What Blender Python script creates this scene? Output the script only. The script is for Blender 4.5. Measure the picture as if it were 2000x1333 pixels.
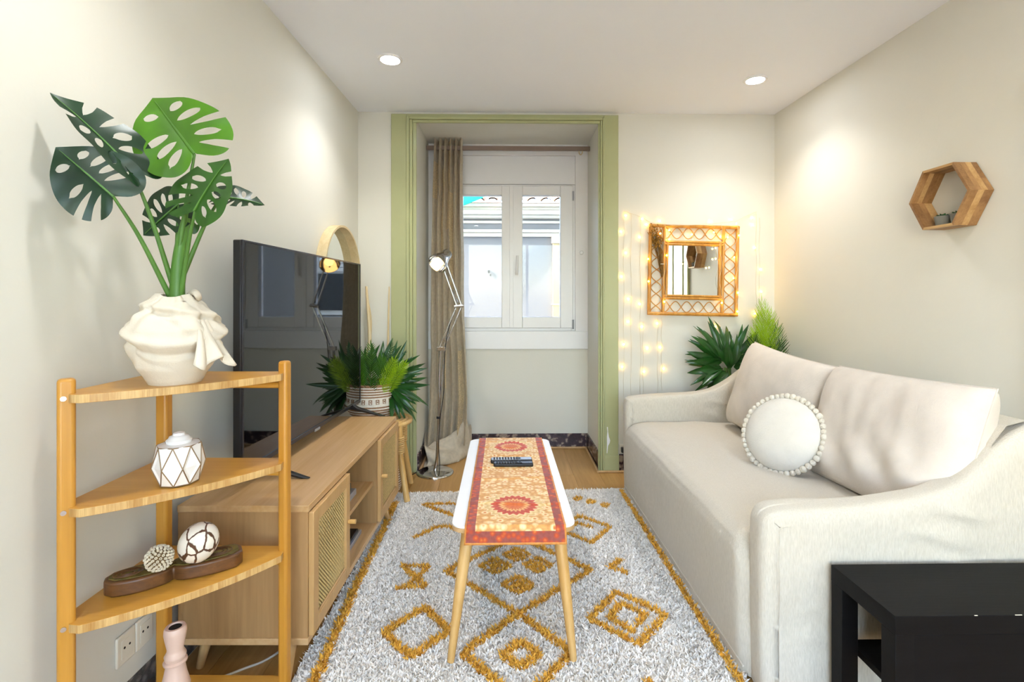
import bpy, bmesh, math, random
import numpy as np
from mathutils import Vector, Matrix, noise

for o in list(bpy.data.objects):
    bpy.data.objects.remove(o)
sc = bpy.context.scene
COL = sc.collection
R = math.radians
PI = math.pi
random.seed(7)
rng = np.random.default_rng(7)

# ------------------------------------------------------------------ camera
cam_d = bpy.data.cameras.new('camera')
cam_d.sensor_width = 36.0
cam_d.lens = 17.64
cam_d.shift_y = -0.0412
cam_d.clip_start = 0.05
cam = bpy.data.objects.new('camera', cam_d)
COL.objects.link(cam)
cam.location = (0, 0, 1.29)
cam.rotation_euler = (R(90), 0, R(-1.05))
sc.camera = cam

# ------------------------------------------------------------------ world, sun, exposure
SKY_STRENGTH = 1.02
SUN_STRENGTH = 3.0
DOWNLIGHT = 50.0
DOWN_WATT = 21.0
EXPOSURE = 1.22
w = bpy.data.worlds.new('sky')
sc.world = w
w.use_nodes = True
nt = w.node_tree
bg = nt.nodes['Background']
sky = nt.nodes.new('ShaderNodeTexSky')
sky.sky_type = 'NISHITA'
sky.sun_disc = False
sky.sun_elevation = R(30)
sky.sun_rotation = R(250)
sky.dust_density = 1.0
sky.air_density = 1.0
sky.ozone_density = .6
nt.links.new(sky.outputs['Color'], bg.inputs['Color'])
bg.inputs['Strength'].default_value = SKY_STRENGTH
sun_d = bpy.data.lights.new('sun', 'SUN')
sun_d.energy = SUN_STRENGTH
sun_d.angle = R(1.2)
sun_d.color = (1.0, .98, .95)
sun = bpy.data.objects.new('sun', sun_d)
COL.objects.link(sun)
sun.location = (-2, -6, 12)
sun.rotation_euler = Vector((1.0, .34, -.60)).to_track_quat('-Z', 'Y').to_euler()
vs = sc.view_settings
vs.view_transform = 'Standard'
vs.look = 'None'
vs.gamma = 1.0
vs.use_curve_mapping = False
vs.exposure = EXPOSURE
sc.cycles.max_bounces = 5
sc.cycles.diffuse_bounces = 4
sc.cycles.glossy_bounces = 3
sc.cycles.transmission_bounces = 3
sc.cycles.transparent_max_bounces = 8
sc.cycles.adaptive_threshold = .1
sc.cycles.use_light_tree = True
sc.cycles.sample_clamp_indirect = 6.0
sc.cycles.use_denoising = True

# ------------------------------------------------------------------ helpers
WL = {}

def lin(h):
    h = h.lstrip('#')
    c = [int(h[i:i+2], 16)/255 for i in (0, 2, 4)]
    return tuple(x/12.92 if x <= .04045 else ((x+.055)/1.055)**2.4 for x in c) + (1.0,)

def newmat(name):
    m = bpy.data.materials.new(name)
    m.use_nodes = True
    n = m.node_tree.nodes
    l = m.node_tree.links
    return m, n, l, n['Principled BSDF']

def coords(n, l, scale=(1, 1, 1), rand=True):
    tc = n.new('ShaderNodeTexCoord')
    mp = n.new('ShaderNodeMapping')
    mp.inputs['Scale'].default_value = scale
    if rand:
        oi = n.new('ShaderNodeObjectInfo')
        ml = n.new('ShaderNodeMath'); ml.operation = 'MULTIPLY'; ml.inputs[1].default_value = 17.0
        l.new(oi.outputs['Random'], ml.inputs[0])
        va = n.new('ShaderNodeVectorMath'); va.operation = 'ADD'
        l.new(tc.outputs['Object'], va.inputs[0])
        l.new(ml.outputs[0], va.inputs[1])
        l.new(va.outputs[0], mp.inputs['Vector'])
    else:
        l.new(tc.outputs['Object'], mp.inputs['Vector'])
    return mp.outputs['Vector']

def ramp(n, stops):
    r = n.new('ShaderNodeValToRGB')
    e = r.color_ramp.elements
    while len(e) > 1:
        e.remove(e[-1])
    e[0].position = stops[0][0]; e[0].color = stops[0][1]
    for p, c in stops[1:]:
        q = e.new(p); q.color = c
    return r

def plain(name, c, rough=.6, metal=0.0, var=.06, vs_=6.0, bump=0.0, bs=120.0, stretch=(1, 1, 1), spec=.5, sheen=0.0, trans=0.0, coat=0.0, detail=3.0):
    m, n, l, b = newmat(name)
    base = lin(c)
    b.inputs['Roughness'].default_value = rough
    b.inputs['Metallic'].default_value = metal
    b.inputs['Specular IOR Level'].default_value = spec
    b.inputs['Sheen Weight'].default_value = sheen
    b.inputs['Coat Weight'].default_value = coat
    v = coords(n, l, stretch)
    nz = n.new('ShaderNodeTexNoise'); nz.inputs['Scale'].default_value = vs_; nz.inputs['Detail'].default_value = detail
    l.new(v, nz.inputs['Vector'])
    d = tuple(x*(1-var) for x in base[:3]) + (1,)
    u = tuple(min(1, x*(1+var)) for x in base[:3]) + (1,)
    r = ramp(n, [(.3, d), (.7, u)])
    l.new(nz.outputs['Fac'], r.inputs['Fac'])
    l.new(r.outputs['Color'], b.inputs['Base Color'])
    if bump:
        n2 = n.new('ShaderNodeTexNoise'); n2.inputs['Scale'].default_value = bs; n2.inputs['Detail'].default_value = 4
        l.new(v, n2.inputs['Vector'])
        bp = n.new('ShaderNodeBump'); bp.inputs['Strength'].default_value = bump; bp.inputs['Distance'].default_value = .01
        l.new(n2.outputs['Fac'], bp.inputs['Height'])
        l.new(bp.outputs['Normal'], b.inputs['Normal'])
    if trans:
        b.inputs['Subsurface Weight'].default_value = 0
        tr = n.new('ShaderNodeBsdfTranslucent')
        l.new(r.outputs['Color'], tr.inputs['Color'])
        mx = n.new('ShaderNodeMixShader'); mx.inputs[0].default_value = trans
        out = n['Material Output']
        l.new(b.outputs[0], mx.inputs[1]); l.new(tr.outputs[0], mx.inputs[2])
        l.new(mx.outputs[0], out.inputs['Surface'])
    return m

def wood(name, dark, light, axis=1, scale=9.0, rough=.45, stretch=.07, contrast=(.3, .72), bump=.08):
    m, n, l, b = newmat(name)
    s = [1.0, 1.0, 1.0]; s[axis] = stretch
    v = coords(n, l, tuple(s))
    nz = n.new('ShaderNodeTexNoise'); nz.inputs['Scale'].default_value = scale
    nz.inputs['Detail'].default_value = 8; nz.inputs['Roughness'].default_value = .62; nz.inputs['Distortion'].default_value = .8
    l.new(v, nz.inputs['Vector'])
    n2 = n.new('ShaderNodeTexNoise'); n2.inputs['Scale'].default_value = scale*11; n2.inputs['Detail'].default_value = 3
    l.new(v, n2.inputs['Vector'])
    ad = n.new('ShaderNodeMath'); ad.operation = 'MULTIPLY_ADD'; ad.inputs[1].default_value = .35; 
    l.new(n2.outputs['Fac'], ad.inputs[0]); l.new(nz.outputs['Fac'], ad.inputs[2])
    sb = n.new('ShaderNodeMath'); sb.operation = 'SUBTRACT'; sb.inputs[1].default_value = .175
    l.new(ad.outputs[0], sb.inputs[0])
    r = ramp(n, [(contrast[0], lin(dark)), (contrast[1], lin(light))])
    l.new(sb.outputs[0], r.inputs['Fac'])
    l.new(r.outputs['Color'], b.inputs['Base Color'])
    b.inputs['Roughness'].default_value = rough
    bp = n.new('ShaderNodeBump'); bp.inputs['Strength'].default_value = bump; bp.inputs['Distance'].default_value = .004
    l.new(sb.outputs[0], bp.inputs['Height']); l.new(bp.outputs['Normal'], b.inputs['Normal'])
    return m

def emit(name, c, strength):
    m, n, l, b = newmat(name)
    b.inputs['Base Color'].default_value = lin(c)
    b.inputs['Emission Color'].default_value = lin(c)
    b.inputs['Emission Strength'].default_value = strength
    return m

def link(o, parent=None, loc=(0, 0, 0)):
    COL.objects.link(o)
    WL[o.name] = Vector(loc)
    if parent is not None:
        o.parent = parent
        o.location = Vector(loc) - WL[parent.name]
    else:
        o.location = loc
    return o

def tag(o, label=None, cat=None, group=None, kind=None):
    if label: o['label'] = label
    if cat: o['category'] = cat
    if group: o['group'] = group
    if kind: o['kind'] = kind
    return o

def thing(name, label, cat, loc, group=None, kind=None):
    o = bpy.data.objects.new(name, None)
    o.empty_display_size = .05
    link(o, None, loc)
    return tag(o, label, cat, group, kind)

class MB:
    def __init__(s):
        s.v = []; s.f = []
    def add(s, vs_, fs_, M=None):
        k = len(s.v)
        if M is not None:
            vs_ = [M @ Vector(p) for p in vs_]
        s.v += [tuple(p) for p in vs_]
        s.f += [tuple(i+k for i in q) for q in fs_]
        return s
    def box(s, x0, x1, y0, y1, z0, z1, M=None):
        vs_ = [(x0, y0, z0), (x1, y0, z0), (x1, y1, z0), (x0, y1, z0), (x0, y0, z1), (x1, y0, z1), (x1, y1, z1), (x0, y1, z1)]
        fs_ = [(0, 3, 2, 1), (4, 5, 6, 7), (0, 1, 5, 4), (1, 2, 6, 5), (2, 3, 7, 6), (3, 0, 4, 7)]
        return s.add(vs_, fs_, M)
    def prism(s, poly, z0, z1, M=None):
        n = len(poly)
        vs_ = [(p[0], p[1], z0) for p in poly] + [(p[0], p[1], z1) for p in poly]
        fs_ = [tuple(range(n-1, -1, -1)), tuple(range(n, 2*n))]
        fs_ += [(i, (i+1) % n, n+(i+1) % n, n+i) for i in range(n)]
        return s.add(vs_, fs_, M)
    def grid(s, fn, nu, nv, cu=False, cv=False, M=None):
        k = []
        U = nu if cu else nu+1
        V = nv if cv else nv+1
        for i in range(U):
            for j in range(V):
                k.append(fn(i/nu, j/nv))
        fs_ = []
        for i in range(nu):
            for j in range(nv):
                a = i*V+j; b = ((i+1) % U)*V+j; c = ((i+1) % U)*V+(j+1) % V; d = i*V+(j+1) % V
                fs_.append((a, b, c, d))
        return s.add(k, fs_, M)
    def tube(s, pts, r, seg=8, cap=True, M=None, closed=False):
        pts = [Vector(p) for p in pts]
        n = len(pts)
        rs = r if isinstance(r, (list, tuple)) else [r]*n
        vs_ = []; fs_ = []
        up = None
        for i, p in enumerate(pts):
            if closed:
                t = pts[(i+1) % n]-pts[i-1]
            else:
                t = pts[min(i+1, n-1)]-pts[max(i-1, 0)]
            if t.length < 1e-9: t = Vector((0, 0, 1))
            t.normalize()
            if up is None:
                up = Vector((0, 0, 1)) if abs(t.z) < .9 else Vector((1, 0, 0))
            a = t.cross(up)
            if a.length < 1e-6:
                a = t.orthogonal()
            a.normalize(); b = a.cross(t).normalized(); up = b
            for k in range(seg):
                th = 2*PI*k/seg
                vs_.append(p + (a*math.cos(th)+b*math.sin(th))*rs[i])
        m = n if closed else n-1
        for i in range(m):
            for k in range(seg):
                i2 = (i+1) % n
                fs_.append((i*seg+k, i*seg+(k+1) % seg, i2*seg+(k+1) % seg, i2*seg+k))
        if cap and not closed:
            fs_.append(tuple(range(seg-1, -1, -1)))
            fs_.append(tuple((n-1)*seg+k for k in range(seg)))
        return s.add(vs_, fs_, M)
    def lathe(s, prof, seg=24, c=(0, 0, 0), M=None, cap=True):
        vs_ = []; fs_ = []
        n = len(prof)
        for r_, z in prof:
            for k in range(seg):
                th = 2*PI*k/seg
                vs_.append((c[0]+r_*math.cos(th), c[1]+r_*math.sin(th), c[2]+z))
        for i in range(n-1):
            for k in range(seg):
                fs_.append((i*seg+k, i*seg+(k+1) % seg, (i+1)*seg+(k+1) % seg, (i+1)*seg+k))
        if cap:
            if prof[0][0] > 1e-6: fs_.append(tuple(range(seg-1, -1, -1)))
            if prof[-1][0] > 1e-6: fs_.append(tuple((n-1)*seg+k for k in range(seg)))
        return s.add(vs_, fs_, M)
    def sphere(s, c, r, nu=12, nv=8, sc_=(1, 1, 1), M=None):
        prof = [(max(1e-5, math.sin(PI*j/nv))*r, -math.cos(PI*j/nv)*r) for j in range(nv+1)]
        T = Matrix.Translation(c) @ Matrix.Diagonal((sc_[0], sc_[1], sc_[2], 1))
        if M is not None: T = M @ T
        return s.lathe(prof, nu, (0, 0, 0), T, cap=False)
    def xf(s, M):
        s.v = [tuple(M @ Vector(p)) for p in s.v]
        return s
    def build(s, name, mat, parent=None, smooth=None, bevel=0.0, seg=2, label=None, kind=None, merge=False, subsurf=0, recalc=True):
        a = np.array(s.v, dtype=float)
        lo = a.min(0); hi = a.max(0)
        c = Vector(((lo[0]+hi[0])/2, (lo[1]+hi[1])/2, lo[2]))
        me = bpy.data.meshes.new(name)
        me.from_pydata([tuple(p) for p in (a-np.array(c))], [], s.f)
        if recalc or merge:
            bm = bmesh.new(); bm.from_mesh(me)
            if merge: bmesh.ops.remove_doubles(bm, verts=bm.verts, dist=1e-5)
            if recalc: bmesh.ops.recalc_face_normals(bm, faces=bm.faces)
            bm.to_mesh(me); bm.free()
        me.materials.append(mat)
        if smooth is not None:
            me.shade_smooth()
            if smooth < 180:
                me.set_sharp_from_angle(angle=R(smooth))
        o = bpy.data.objects.new(name, me)
        link(o, parent, c)
        if bevel:
            bv = o.modifiers.new('bevel', 'BEVEL'); bv.width = bevel; bv.segments = seg; bv.limit_method = 'ANGLE'; bv.angle_limit = R(40)
            bv.harden_normals = False
            if smooth is None:
                me.shade_smooth(); me.set_sharp_from_angle(angle=R(40))
        if subsurf:
            sb_ = o.modifiers.new('subsurf', 'SUBSURF'); sb_.levels = subsurf; sb_.render_levels = subsurf
        if label: o['label'] = label
        if kind: o['kind'] = kind
        return o

def cp(o, parent, loc, rot=None, scale=None):
    c = o.copy()
    link(c, parent, loc)
    if rot is not None: c.rotation_euler = rot
    if scale is not None: c.scale = scale
    return c

def ease(a, b, t):
    t = max(0, min(1, (t-a)/(b-a))) if b != a else 0
    return t*t*(3-2*t)

def frame(x, y, z, o):
    """matrix with columns x,y,z and origin o"""
    x = Vector(x); y = Vector(y); z = Vector(z)
    return Matrix(((x.x, y.x, z.x, o[0]), (x.y, y.y, z.y, o[1]), (x.z, y.z, z.z, o[2]), (0, 0, 0, 1)))

def basis(fwd, nrm):
    """orthonormal x,y(fwd),z(nrm) axes"""
    y = Vector(fwd).normalized()
    z = Vector(nrm); z = (z - y*z.dot(y)).normalized()
    return y.cross(z), y, z

def catmull(pts, n=8):
    P = [Vector(p) for p in pts]
    P = [P[0]*2-P[1]] + P + [P[-1]*2-P[-2]]
    out = []
    for i in range(1, len(P)-2):
        for k in range(n):
            t = k/n
            out.append(.5*((2*P[i]) + (P[i+1]-P[i-1])*t + (2*P[i-1]-5*P[i]+4*P[i+1]-P[i+2])*t*t + (3*P[i]-P[i-1]-3*P[i+1]+P[i+2])*t**3))
    out.append(P[-2])
    return out

# ------------------------------------------------------------------ materials
m_wall = plain('wall_paint', 'DEDCD1', .75, var=.012, vs_=1.5, bump=.04, bs=60)
m_ceil = plain('ceiling_paint', 'F1F3F8', .8, var=.01, vs_=1.5, bump=.03, bs=50)
m_white = plain('white_paint', 'EDECEC', .45, var=.01, bump=.01)
m_pvc = plain('white_window_pvc', 'E9EAEC', .3, var=.01)
m_green = plain('sage_green_gloss_paint', 'AEB184', .35, var=.04, vs_=4, bump=.03, bs=30)
m_floor = wood('oak_floor', 'A9803F', 'CDA066', 1, 7, .38, .06)
m_floorgap = plain('floor_joint', '5A4026', .8)
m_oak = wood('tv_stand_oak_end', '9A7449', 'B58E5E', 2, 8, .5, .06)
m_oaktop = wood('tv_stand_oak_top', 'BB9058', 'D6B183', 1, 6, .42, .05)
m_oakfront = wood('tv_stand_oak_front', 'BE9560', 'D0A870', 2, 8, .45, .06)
m_bamboo = wood('bamboo', 'B87C24', 'D39A42', 2, 14, .33, .03, (.25, .8))
m_bambooH = wood('bamboo_flat', 'C2862A', 'DAA54C', 0, 12, .3, .04, (.25, .8))
m_bambooE = wood('bamboo_edge', 'AE7A36', 'E2BE80', 2, 30, .4, .05, (.3, .7))
m_beech = wood('beech', 'C4924A', 'DDB373', 2, 8, .4, .05)
m_cane = plain('woven_cane', 'D5B87C', .6, var=.14, vs_=90)
m_canebk = plain('cane_backing', '9C7E4A', .8)
m_black = plain('black_plastic', '141416', .35, var=.05)
m_tvback = plain('tv_casing_black', '17181B', .4, var=.05)
m_darkgrey = plain('dark_grey_bezel', '3A3A40', .25, metal=.6)
m_screen = plain('tv_screen_gloss', '040405', .03, var=0.0, spec=.75)
m_chrome = plain('chrome', 'D2D2D2', .09, 1.0, var=.01)
m_mirror = plain('mirror_glass', 'EDF0EE', .015, 1.0, var=0)
m_sofa = None
m_linen = plain('cream_linen', 'DACFC2', .9, var=.05, vs_=12, bump=.25, bs=260, sheen=.2)
m_cotton = plain('white_cotton', 'E0DACE', .9, var=.03, vs_=20, bump=.3, bs=180, sheen=.2)
m_tassel = plain('cream_wool', 'E0D8C8', .95, var=.05, vs_=40, bump=.5, bs=220)
m_rug = plain('ivory_pile', 'F7F1E8', .95, var=.07, vs_=30)
m_rugbase = plain('ivory_rug_backing', 'F0E9DF', .95, var=.1, vs_=60, bump=.4, bs=300)
m_must = plain('mustard_pile', 'E6AE42', .95, var=.22, vs_=60)
m_blackwood = plain('black_brown_laminate', '100F10', .55, var=.15, vs_=40, stretch=(.1, 1, 1), bump=.03, spec=.12)
m_blackedge = plain('pale_chipboard_edge', 'A48D5E', .7)
m_curtain = plain('taupe_linen_curtain', 'C9BDA8', .9, var=.10, vs_=40, bump=.3, bs=240)
m_lace = plain('embroidered_trim', 'DCC8A2', .9, var=.3, vs_=110, bump=.9, bs=190)
m_rod = plain('bronze_rod', '8C7A70', .4, .3)
m_leafD = plain('leaf_dark', '15351A', .36, var=.3, vs_=12, trans=.12)
m_leafM = plain('leaf_mid', '2A5414', .36, var=.25, vs_=12, trans=.15)
m_leafL = plain('leaf_light', '447412', .32, var=.25, vs_=12, trans=.12)
m_lime = plain('leaf_lime', '98BD12', .4, var=.2, vs_=15, trans=.3)
m_palm = plain('palm_dark', '23501C', .28, var=.3, vs_=20, trans=.12)
m_stem = plain('stem_green', '507C2E', .45, var=.15)
m_cloth = plain('calico_wrap', 'DCD1BE', .9, var=.04, vs_=8, bump=.15, bs=220)
m_rattan = wood('rattan_cane', 'B3741F', 'DBA550', 2, 20, .35, .2)
m_rattan2 = wood('rattan_pole', 'C9984F', 'E3BE7E', 2, 16, .4, .12)
m_dried = plain('dried_stems', '7A5A28', .9, var=.3, vs_=60)
m_driftwood = wood('pale_cane_sticks', 'D2B98A', 'E6D4AC', 2, 14, .6, .1)
m_wire = plain('clear_wire', 'CFC8B2', .4)
m_bulb = emit('fairy_bulb_glow', 'FFC24A', 26.0)
m_lampglow = emit('lamp_bulb_glow', 'FFC878', 5.0)
m_down = emit('downlight_glow', 'F2F7FF', DOWNLIGHT)
m_pot = plain('grey_concrete_pot', '77776F', .8, var=.1)
m_succ = plain('succulent_green', '2F5A33', .5, var=.3, vs_=40)
m_capiz = plain('white_shell', 'F3F0EC', .35, var=.04, vs_=20)
m_brass = plain('aged_brass_wire', '93795A', .5, .4)
m_carved = wood('carved_dark_wood', '4A2D17', '7A4F28', 0, 14, .4, .15)
m_carvetop = plain('carved_top', '6B5A22', .55, var=.45, vs_=40, bump=.9, bs=60)
m_reed = plain('bleached_reed', 'E8DCC3', .7, var=.15, vs_=60)
m_reedhole = plain('reed_core', '6A5335', .9)
m_pink = plain('blush_ceramic', 'D2B3A2', .4, var=.04, vs_=10)
m_hole = plain('dark_hole', '1A1512', .9)
m_socket = plain('cream_socket_plastic', 'E6E0D0', .4, var=.01)
m_cord = plain('white_cord', 'DAD6CC', .5)
m_blackcord = plain('black_cord', '1A1A1A', .5)
m_silver = plain('silver_plastic', 'A7ABB2', .3, .5)
m_bag = plain('paper_bag', 'B08A58', .8)
m_basketW = plain('basket_white', 'EEE6D8', .9, var=.06, vs_=60, bump=.5, bs=200)
m_basketB = plain('basket_brown', '9A7452', .9, var=.15, vs_=80, bump=.5, bs=200)

def sofa_mat():
    m, n, l, b = newmat('ivory_crinkle_slipcover')
    v = coords(n, l, (1, 1, 1), False)
    mp = n.new('ShaderNodeMapping'); mp.inputs['Scale'].default_value = (3.5, 5.0, .6)
    l.new(v, mp.inputs['Vector'])
    nz = n.new('ShaderNodeTexNoise'); nz.inputs['Scale'].default_value = 70; nz.inputs['Detail'].default_value = 3
    l.new(mp.outputs[0], nz.inputs['Vector'])
    big = n.new('ShaderNodeTexNoise'); big.inputs['Scale'].default_value = 7; big.inputs['Detail'].default_value = 3; big.inputs['Distortion'].default_value = .5
    l.new(v, big.inputs['Vector'])
    r = ramp(n, [(.3, lin('C4BCAC')), (.7, lin('D2CABB'))])
    l.new(nz.outputs['Fac'], r.inputs['Fac'])
    l.new(r.outputs['Color'], b.inputs['Base Color'])
    b.inputs['Roughness'].default_value = .92
    b.inputs['Sheen Weight'].default_value = .15
    bp = n.new('ShaderNodeBump'); bp.inputs['Strength'].default_value = .35; bp.inputs['Distance'].default_value = .005
    l.new(nz.outputs['Fac'], bp.inputs['Height'])
    b2 = n.new('ShaderNodeBump'); b2.inputs['Strength'].default_value = .25; b2.inputs['Distance'].default_value = .03
    l.new(big.outputs['Fac'], b2.inputs['Height']); l.new(bp.outputs['Normal'], b2.inputs['Normal'])
    l.new(b2.outputs['Normal'], b.inputs['Normal'])
    return m
m_sofa = sofa_mat()

def terrazzo():
    m, n, l, b = newmat('speckled_marble')
    v = coords(n, l, (1, 1, 1), False)
    nz = n.new('ShaderNodeTexNoise'); nz.inputs['Scale'].default_value = 12; nz.inputs['Detail'].default_value = 4
    l.new(v, nz.inputs['Vector'])
    mx = n.new('ShaderNodeMixRGB'); mx.inputs[0].default_value = .12
    l.new(v, mx.inputs[1]); l.new(nz.outputs['Color'], mx.inputs[2])
    vo = n.new('ShaderNodeTexVoronoi'); vo.inputs['Scale'].default_value = 22
    l.new(mx.outputs[0], vo.inputs['Vector'])
    r = ramp(n, [(.0, lin('B8A994')), (.30, lin('8C7A70')), (.46, lin('43323A')), (.8, lin('30242B'))])
    l.new(vo.outputs['Distance'], r.inputs['Fac'])
    l.new(r.outputs['Color'], b.inputs['Base Color'])
    b.inputs['Roughness'].default_value = .25
    return m
m_terr = terrazzo()

def glass_mat():
    m, n, l, b = newmat('window_glass')
    n.remove(b)
    t = n.new('ShaderNodeBsdfTransparent'); g = n.new('ShaderNodeBsdfGlossy'); g.inputs['Roughness'].default_value = .01
    fr = n.new('ShaderNodeFresnel'); fr.inputs['IOR'].default_value = 1.3
    mx = n.new('ShaderNodeMixShader')
    l.new(fr.outputs[0], mx.inputs[0]); l.new(t.outputs[0], mx.inputs[1]); l.new(g.outputs[0], mx.inputs[2])
    l.new(mx.outputs[0], n['Material Output'].inputs['Surface'])
    return m
m_glass = glass_mat()

def crackle():
    m, n, l, b = newmat('crackled_shell')
    v = coords(n, l, (1, 1, .62), False)
    nz = n.new('ShaderNodeTexNoise'); nz.inputs['Scale'].default_value = 30; nz.inputs['Detail'].default_value = 5
    l.new(v, nz.inputs['Vector'])
    mx = n.new('ShaderNodeMixRGB'); mx.inputs[0].default_value = .022
    l.new(v, mx.inputs[1]); l.new(nz.outputs['Color'], mx.inputs[2])
    vo = n.new('ShaderNodeTexVoronoi'); vo.feature = 'DISTANCE_TO_EDGE'; vo.inputs['Scale'].default_value = 26
    l.new(mx.outputs[0], vo.inputs['Vector'])
    r = ramp(n, [(.0, lin('5A3A26')), (.045, lin('5A3A26')), (.07, lin('EFE6D6'))])
    l.new(vo.outputs['Distance'], r.inputs['Fac'])
    l.new(r.outputs['Color'], b.inputs['Base Color'])
    b.inputs['Roughness'].default_value = .35
    return m
m_crackle = crackle()

# ------------------------------------------------------------------ room shell
ZC = 2.68
YB = 3.745          # back wall face
YR = 4.332          # recess back face
YF = -1.5
def XL(y): return -1.15 + (y-1.3)*.031
def XR(y): return 2.085 - (y-2.0)*.022

o = MB().box(-1.5, 2.5, YF-.2, 4.6, -.06, -.012).build('floor', m_floorgap); tag(o, kind='structure'); FLOOR = o
pw, pl = .192, 1.29
plank = None
k = 0
x = -1.40
while x < 2.30:
    off = (k*.43) % pl
    y = YF - off
    while y < 4.45:
        c = Vector((x+pw/2, y+pl/2, -.012))
        if plank is None:
            plank = MB().box(c.x-pw/2+.0008, c.x+pw/2-.0008, c.y-pl/2+.0008, c.y+pl/2-.0008, -.012, 0).build('plank', m_floor, FLOOR)
        else:
            cp(plank, FLOOR, c)
        y += pl
    x += pw; k += 1

tag(MB().box(-1.6, 2.6, YF-.2, 4.46, ZC, ZC+.15).build('ceiling', m_ceil), kind='structure')
tag(MB().prism([(XL(YF)-.3, YF), (XL(YF), YF), (XL(4.45), 4.45), (XL(4.45)-.3, 4.45)], 0, ZC).build('wall_left', m_wall), kind='structure')
tag(MB().prism([(XR(YF)+.3, YF), (XR(4.45)+.3, 4.45), (XR(4.45), 4.45), (XR(YF), YF)], 0, ZC).build('wall_right', m_wall), kind='structure')
fwx0, fwx1, fwz0, fwz1 = -.75, 1.75, .25, 2.45
b = MB().box(-1.6, fwx0, YF-.2, YF, 0, ZC).box(fwx1, 2.6, YF-.2, YF, 0, ZC).box(fwx0, fwx1, YF-.2, YF, 0, fwz0).box(fwx0, fwx1, YF-.2, YF, fwz1, ZC)
tag(b.build('wall_front', m_wall), kind='structure')
# added unseen window behind the viewpoint, put in to fill the room with daylight
W2 = thing('added_fill_window', None, None, (.5, YF-.1, fwz0), kind='structure')
for x0, x1, z0, z1 in ((fwx0, fwx0+.05, fwz0, fwz1), (fwx1-.05, fwx1, fwz0, fwz1), (.475, .525, fwz0+.05, fwz1-.05), (fwx0+.05, fwx1-.05, fwz0, fwz0+.05), (fwx0+.05, fwx1-.05, fwz1-.05, fwz1)):
    MB().box(x0, x1, YF-.12, YF-.06, z0, z1).build('window_frame', m_pvc, W2, bevel=.004)
for x0, x1 in ((fwx0+.05, .475), (.525, fwx1-.05)):
    MB().box(x0, x1, YF-.095, YF-.089, fwz0+.05, fwz1-.05).build('pane', m_glass, W2)
RX0, RX1, RZ = -.64, .735, 2.625
b = MB().box(-1.25, RX0, YB, 4.46, 0, ZC).box(RX1, 2.25, YB, 4.46, 0, ZC).box(RX0, RX1, YB, 4.46, RZ, ZC)
tag(b.build('wall_back', m_wall), kind='structure')
# wall around the window at the back of the recess
WX0, WX1, WZ0, WZ1 = -.479, .629, 1.012, 2.28
b = MB().box(RX0, RX1, YR, 4.46, 0, .86).box(RX0, RX1, YR+.012, 4.46, .86, WZ0)
tag(b.build('wall_recess', m_wall), kind='structure')
b = MB().box(RX0, WX0, YR, 4.46, WZ0, RZ).box(WX1, RX1, YR, 4.46, WZ0, RZ).box(WX0, WX1, YR, 4.46, 2.53, RZ)
tag(b.build('wall_recess_upper', m_white), kind='structure')
# unseen storeys above the room, added and widened to keep skylight off the facade
tag(MB().box(-12, 20.0, YF-.2, 4.46, ZC+.16, 13.0).build('sky_block_upper', m_wall), kind='structure')

tag(MB().box(-12, -1.62, YF-.2, 4.46, -4, ZC+.16).build('light_block_left', m_wall), kind='structure')  # unseen block beside the room, added to stop light slipping under the upper one
tag(MB().box(2.62, 20, YF-.2, 4.46, -4, ZC+.16).build('light_block_right', m_wall), kind='structure')  # matching unseen light stop, added on the right
# sill board under the window
o = MB().box(RX0, RX1, YR-.018, YR+.012, .856, WZ0).build('trim_1', m_pvc, bevel=.004); tag(o, kind='structure')

# window
W = thing('window_1', None, None, (.075, 4.37, WZ0), kind='structure')
f0, f1 = 4.345, 4.41
b = MB()
b.box(WX0, WX0+.035, f0, f1, WZ0, WZ1).box(WX1-.035, WX1, f0, f1, WZ0, WZ1).box(WX0+.035, WX1-.035, f0, f1, WZ0, WZ0+.026).box(WX0+.035, WX1-.035, f0, f1, WZ1-.012, WZ1)
b.build('window_frame', m_pvc, W, bevel=.003)
b = MB().box(WX0, WX1, f0+.004, f1+.04, WZ1+.004, 2.53)
b.build('shutter_box', m_pvc, W, bevel=.003)
mid = .075
for sx in (-1, 1):
    xa, xb = (mid+.002, WX1-.022) if sx > 0 else (WX0+.022, mid-.002)
    za, zb = WZ0+.026, WZ1-.014
    gi = mid+.095 if sx > 0 else mid-.085
    go = .498 if sx > 0 else -.345
    g0, g1 = min(gi, go), max(gi, go)
    b = MB().box(xa, g0, f0-.018, f1-.01, za, zb).box(g1, xb, f0-.018, f1-.01, za, zb).box(g0, g1, f0-.018, f1-.01, za, 1.133).box(g0, g1, f0-.018, f1-.01, 2.185, zb)
    s = b.build('sash', m_pvc, W, bevel=.005)
    MB().box(g0, g1, 4.372, 4.378, 1.133, 2.185).build('pane', m_glass, s)
    b = MB()
    for zz in (1.06, 2.17):
        b.tube([(xb if sx > 0 else xa, f0-.022, zz-.03), (xb if sx > 0 else xa, f0-.022, zz+.05)], .008)
    b.build('hinge', m_silver, s, smooth=40)
MB().box(mid-.016, mid+.016, f0-.024, f0-.014, WZ0+.028, WZ1-.016).build('astragal', m_pvc, W, bevel=.002)
h = MB().tube([(mid+.045, f0-.03, 1.50), (mid+.047, f0-.055, 1.53), (mid+.047, f0-.057, 1.57), (mid+.05, f0-.057, 1.66)], [.011, .012, .012, .009]).box(mid+.03, mid+.06, f0-.024, f0-.018, 1.48, 1.58)
h.build('window_handle', m_white, W, smooth=40)
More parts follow.
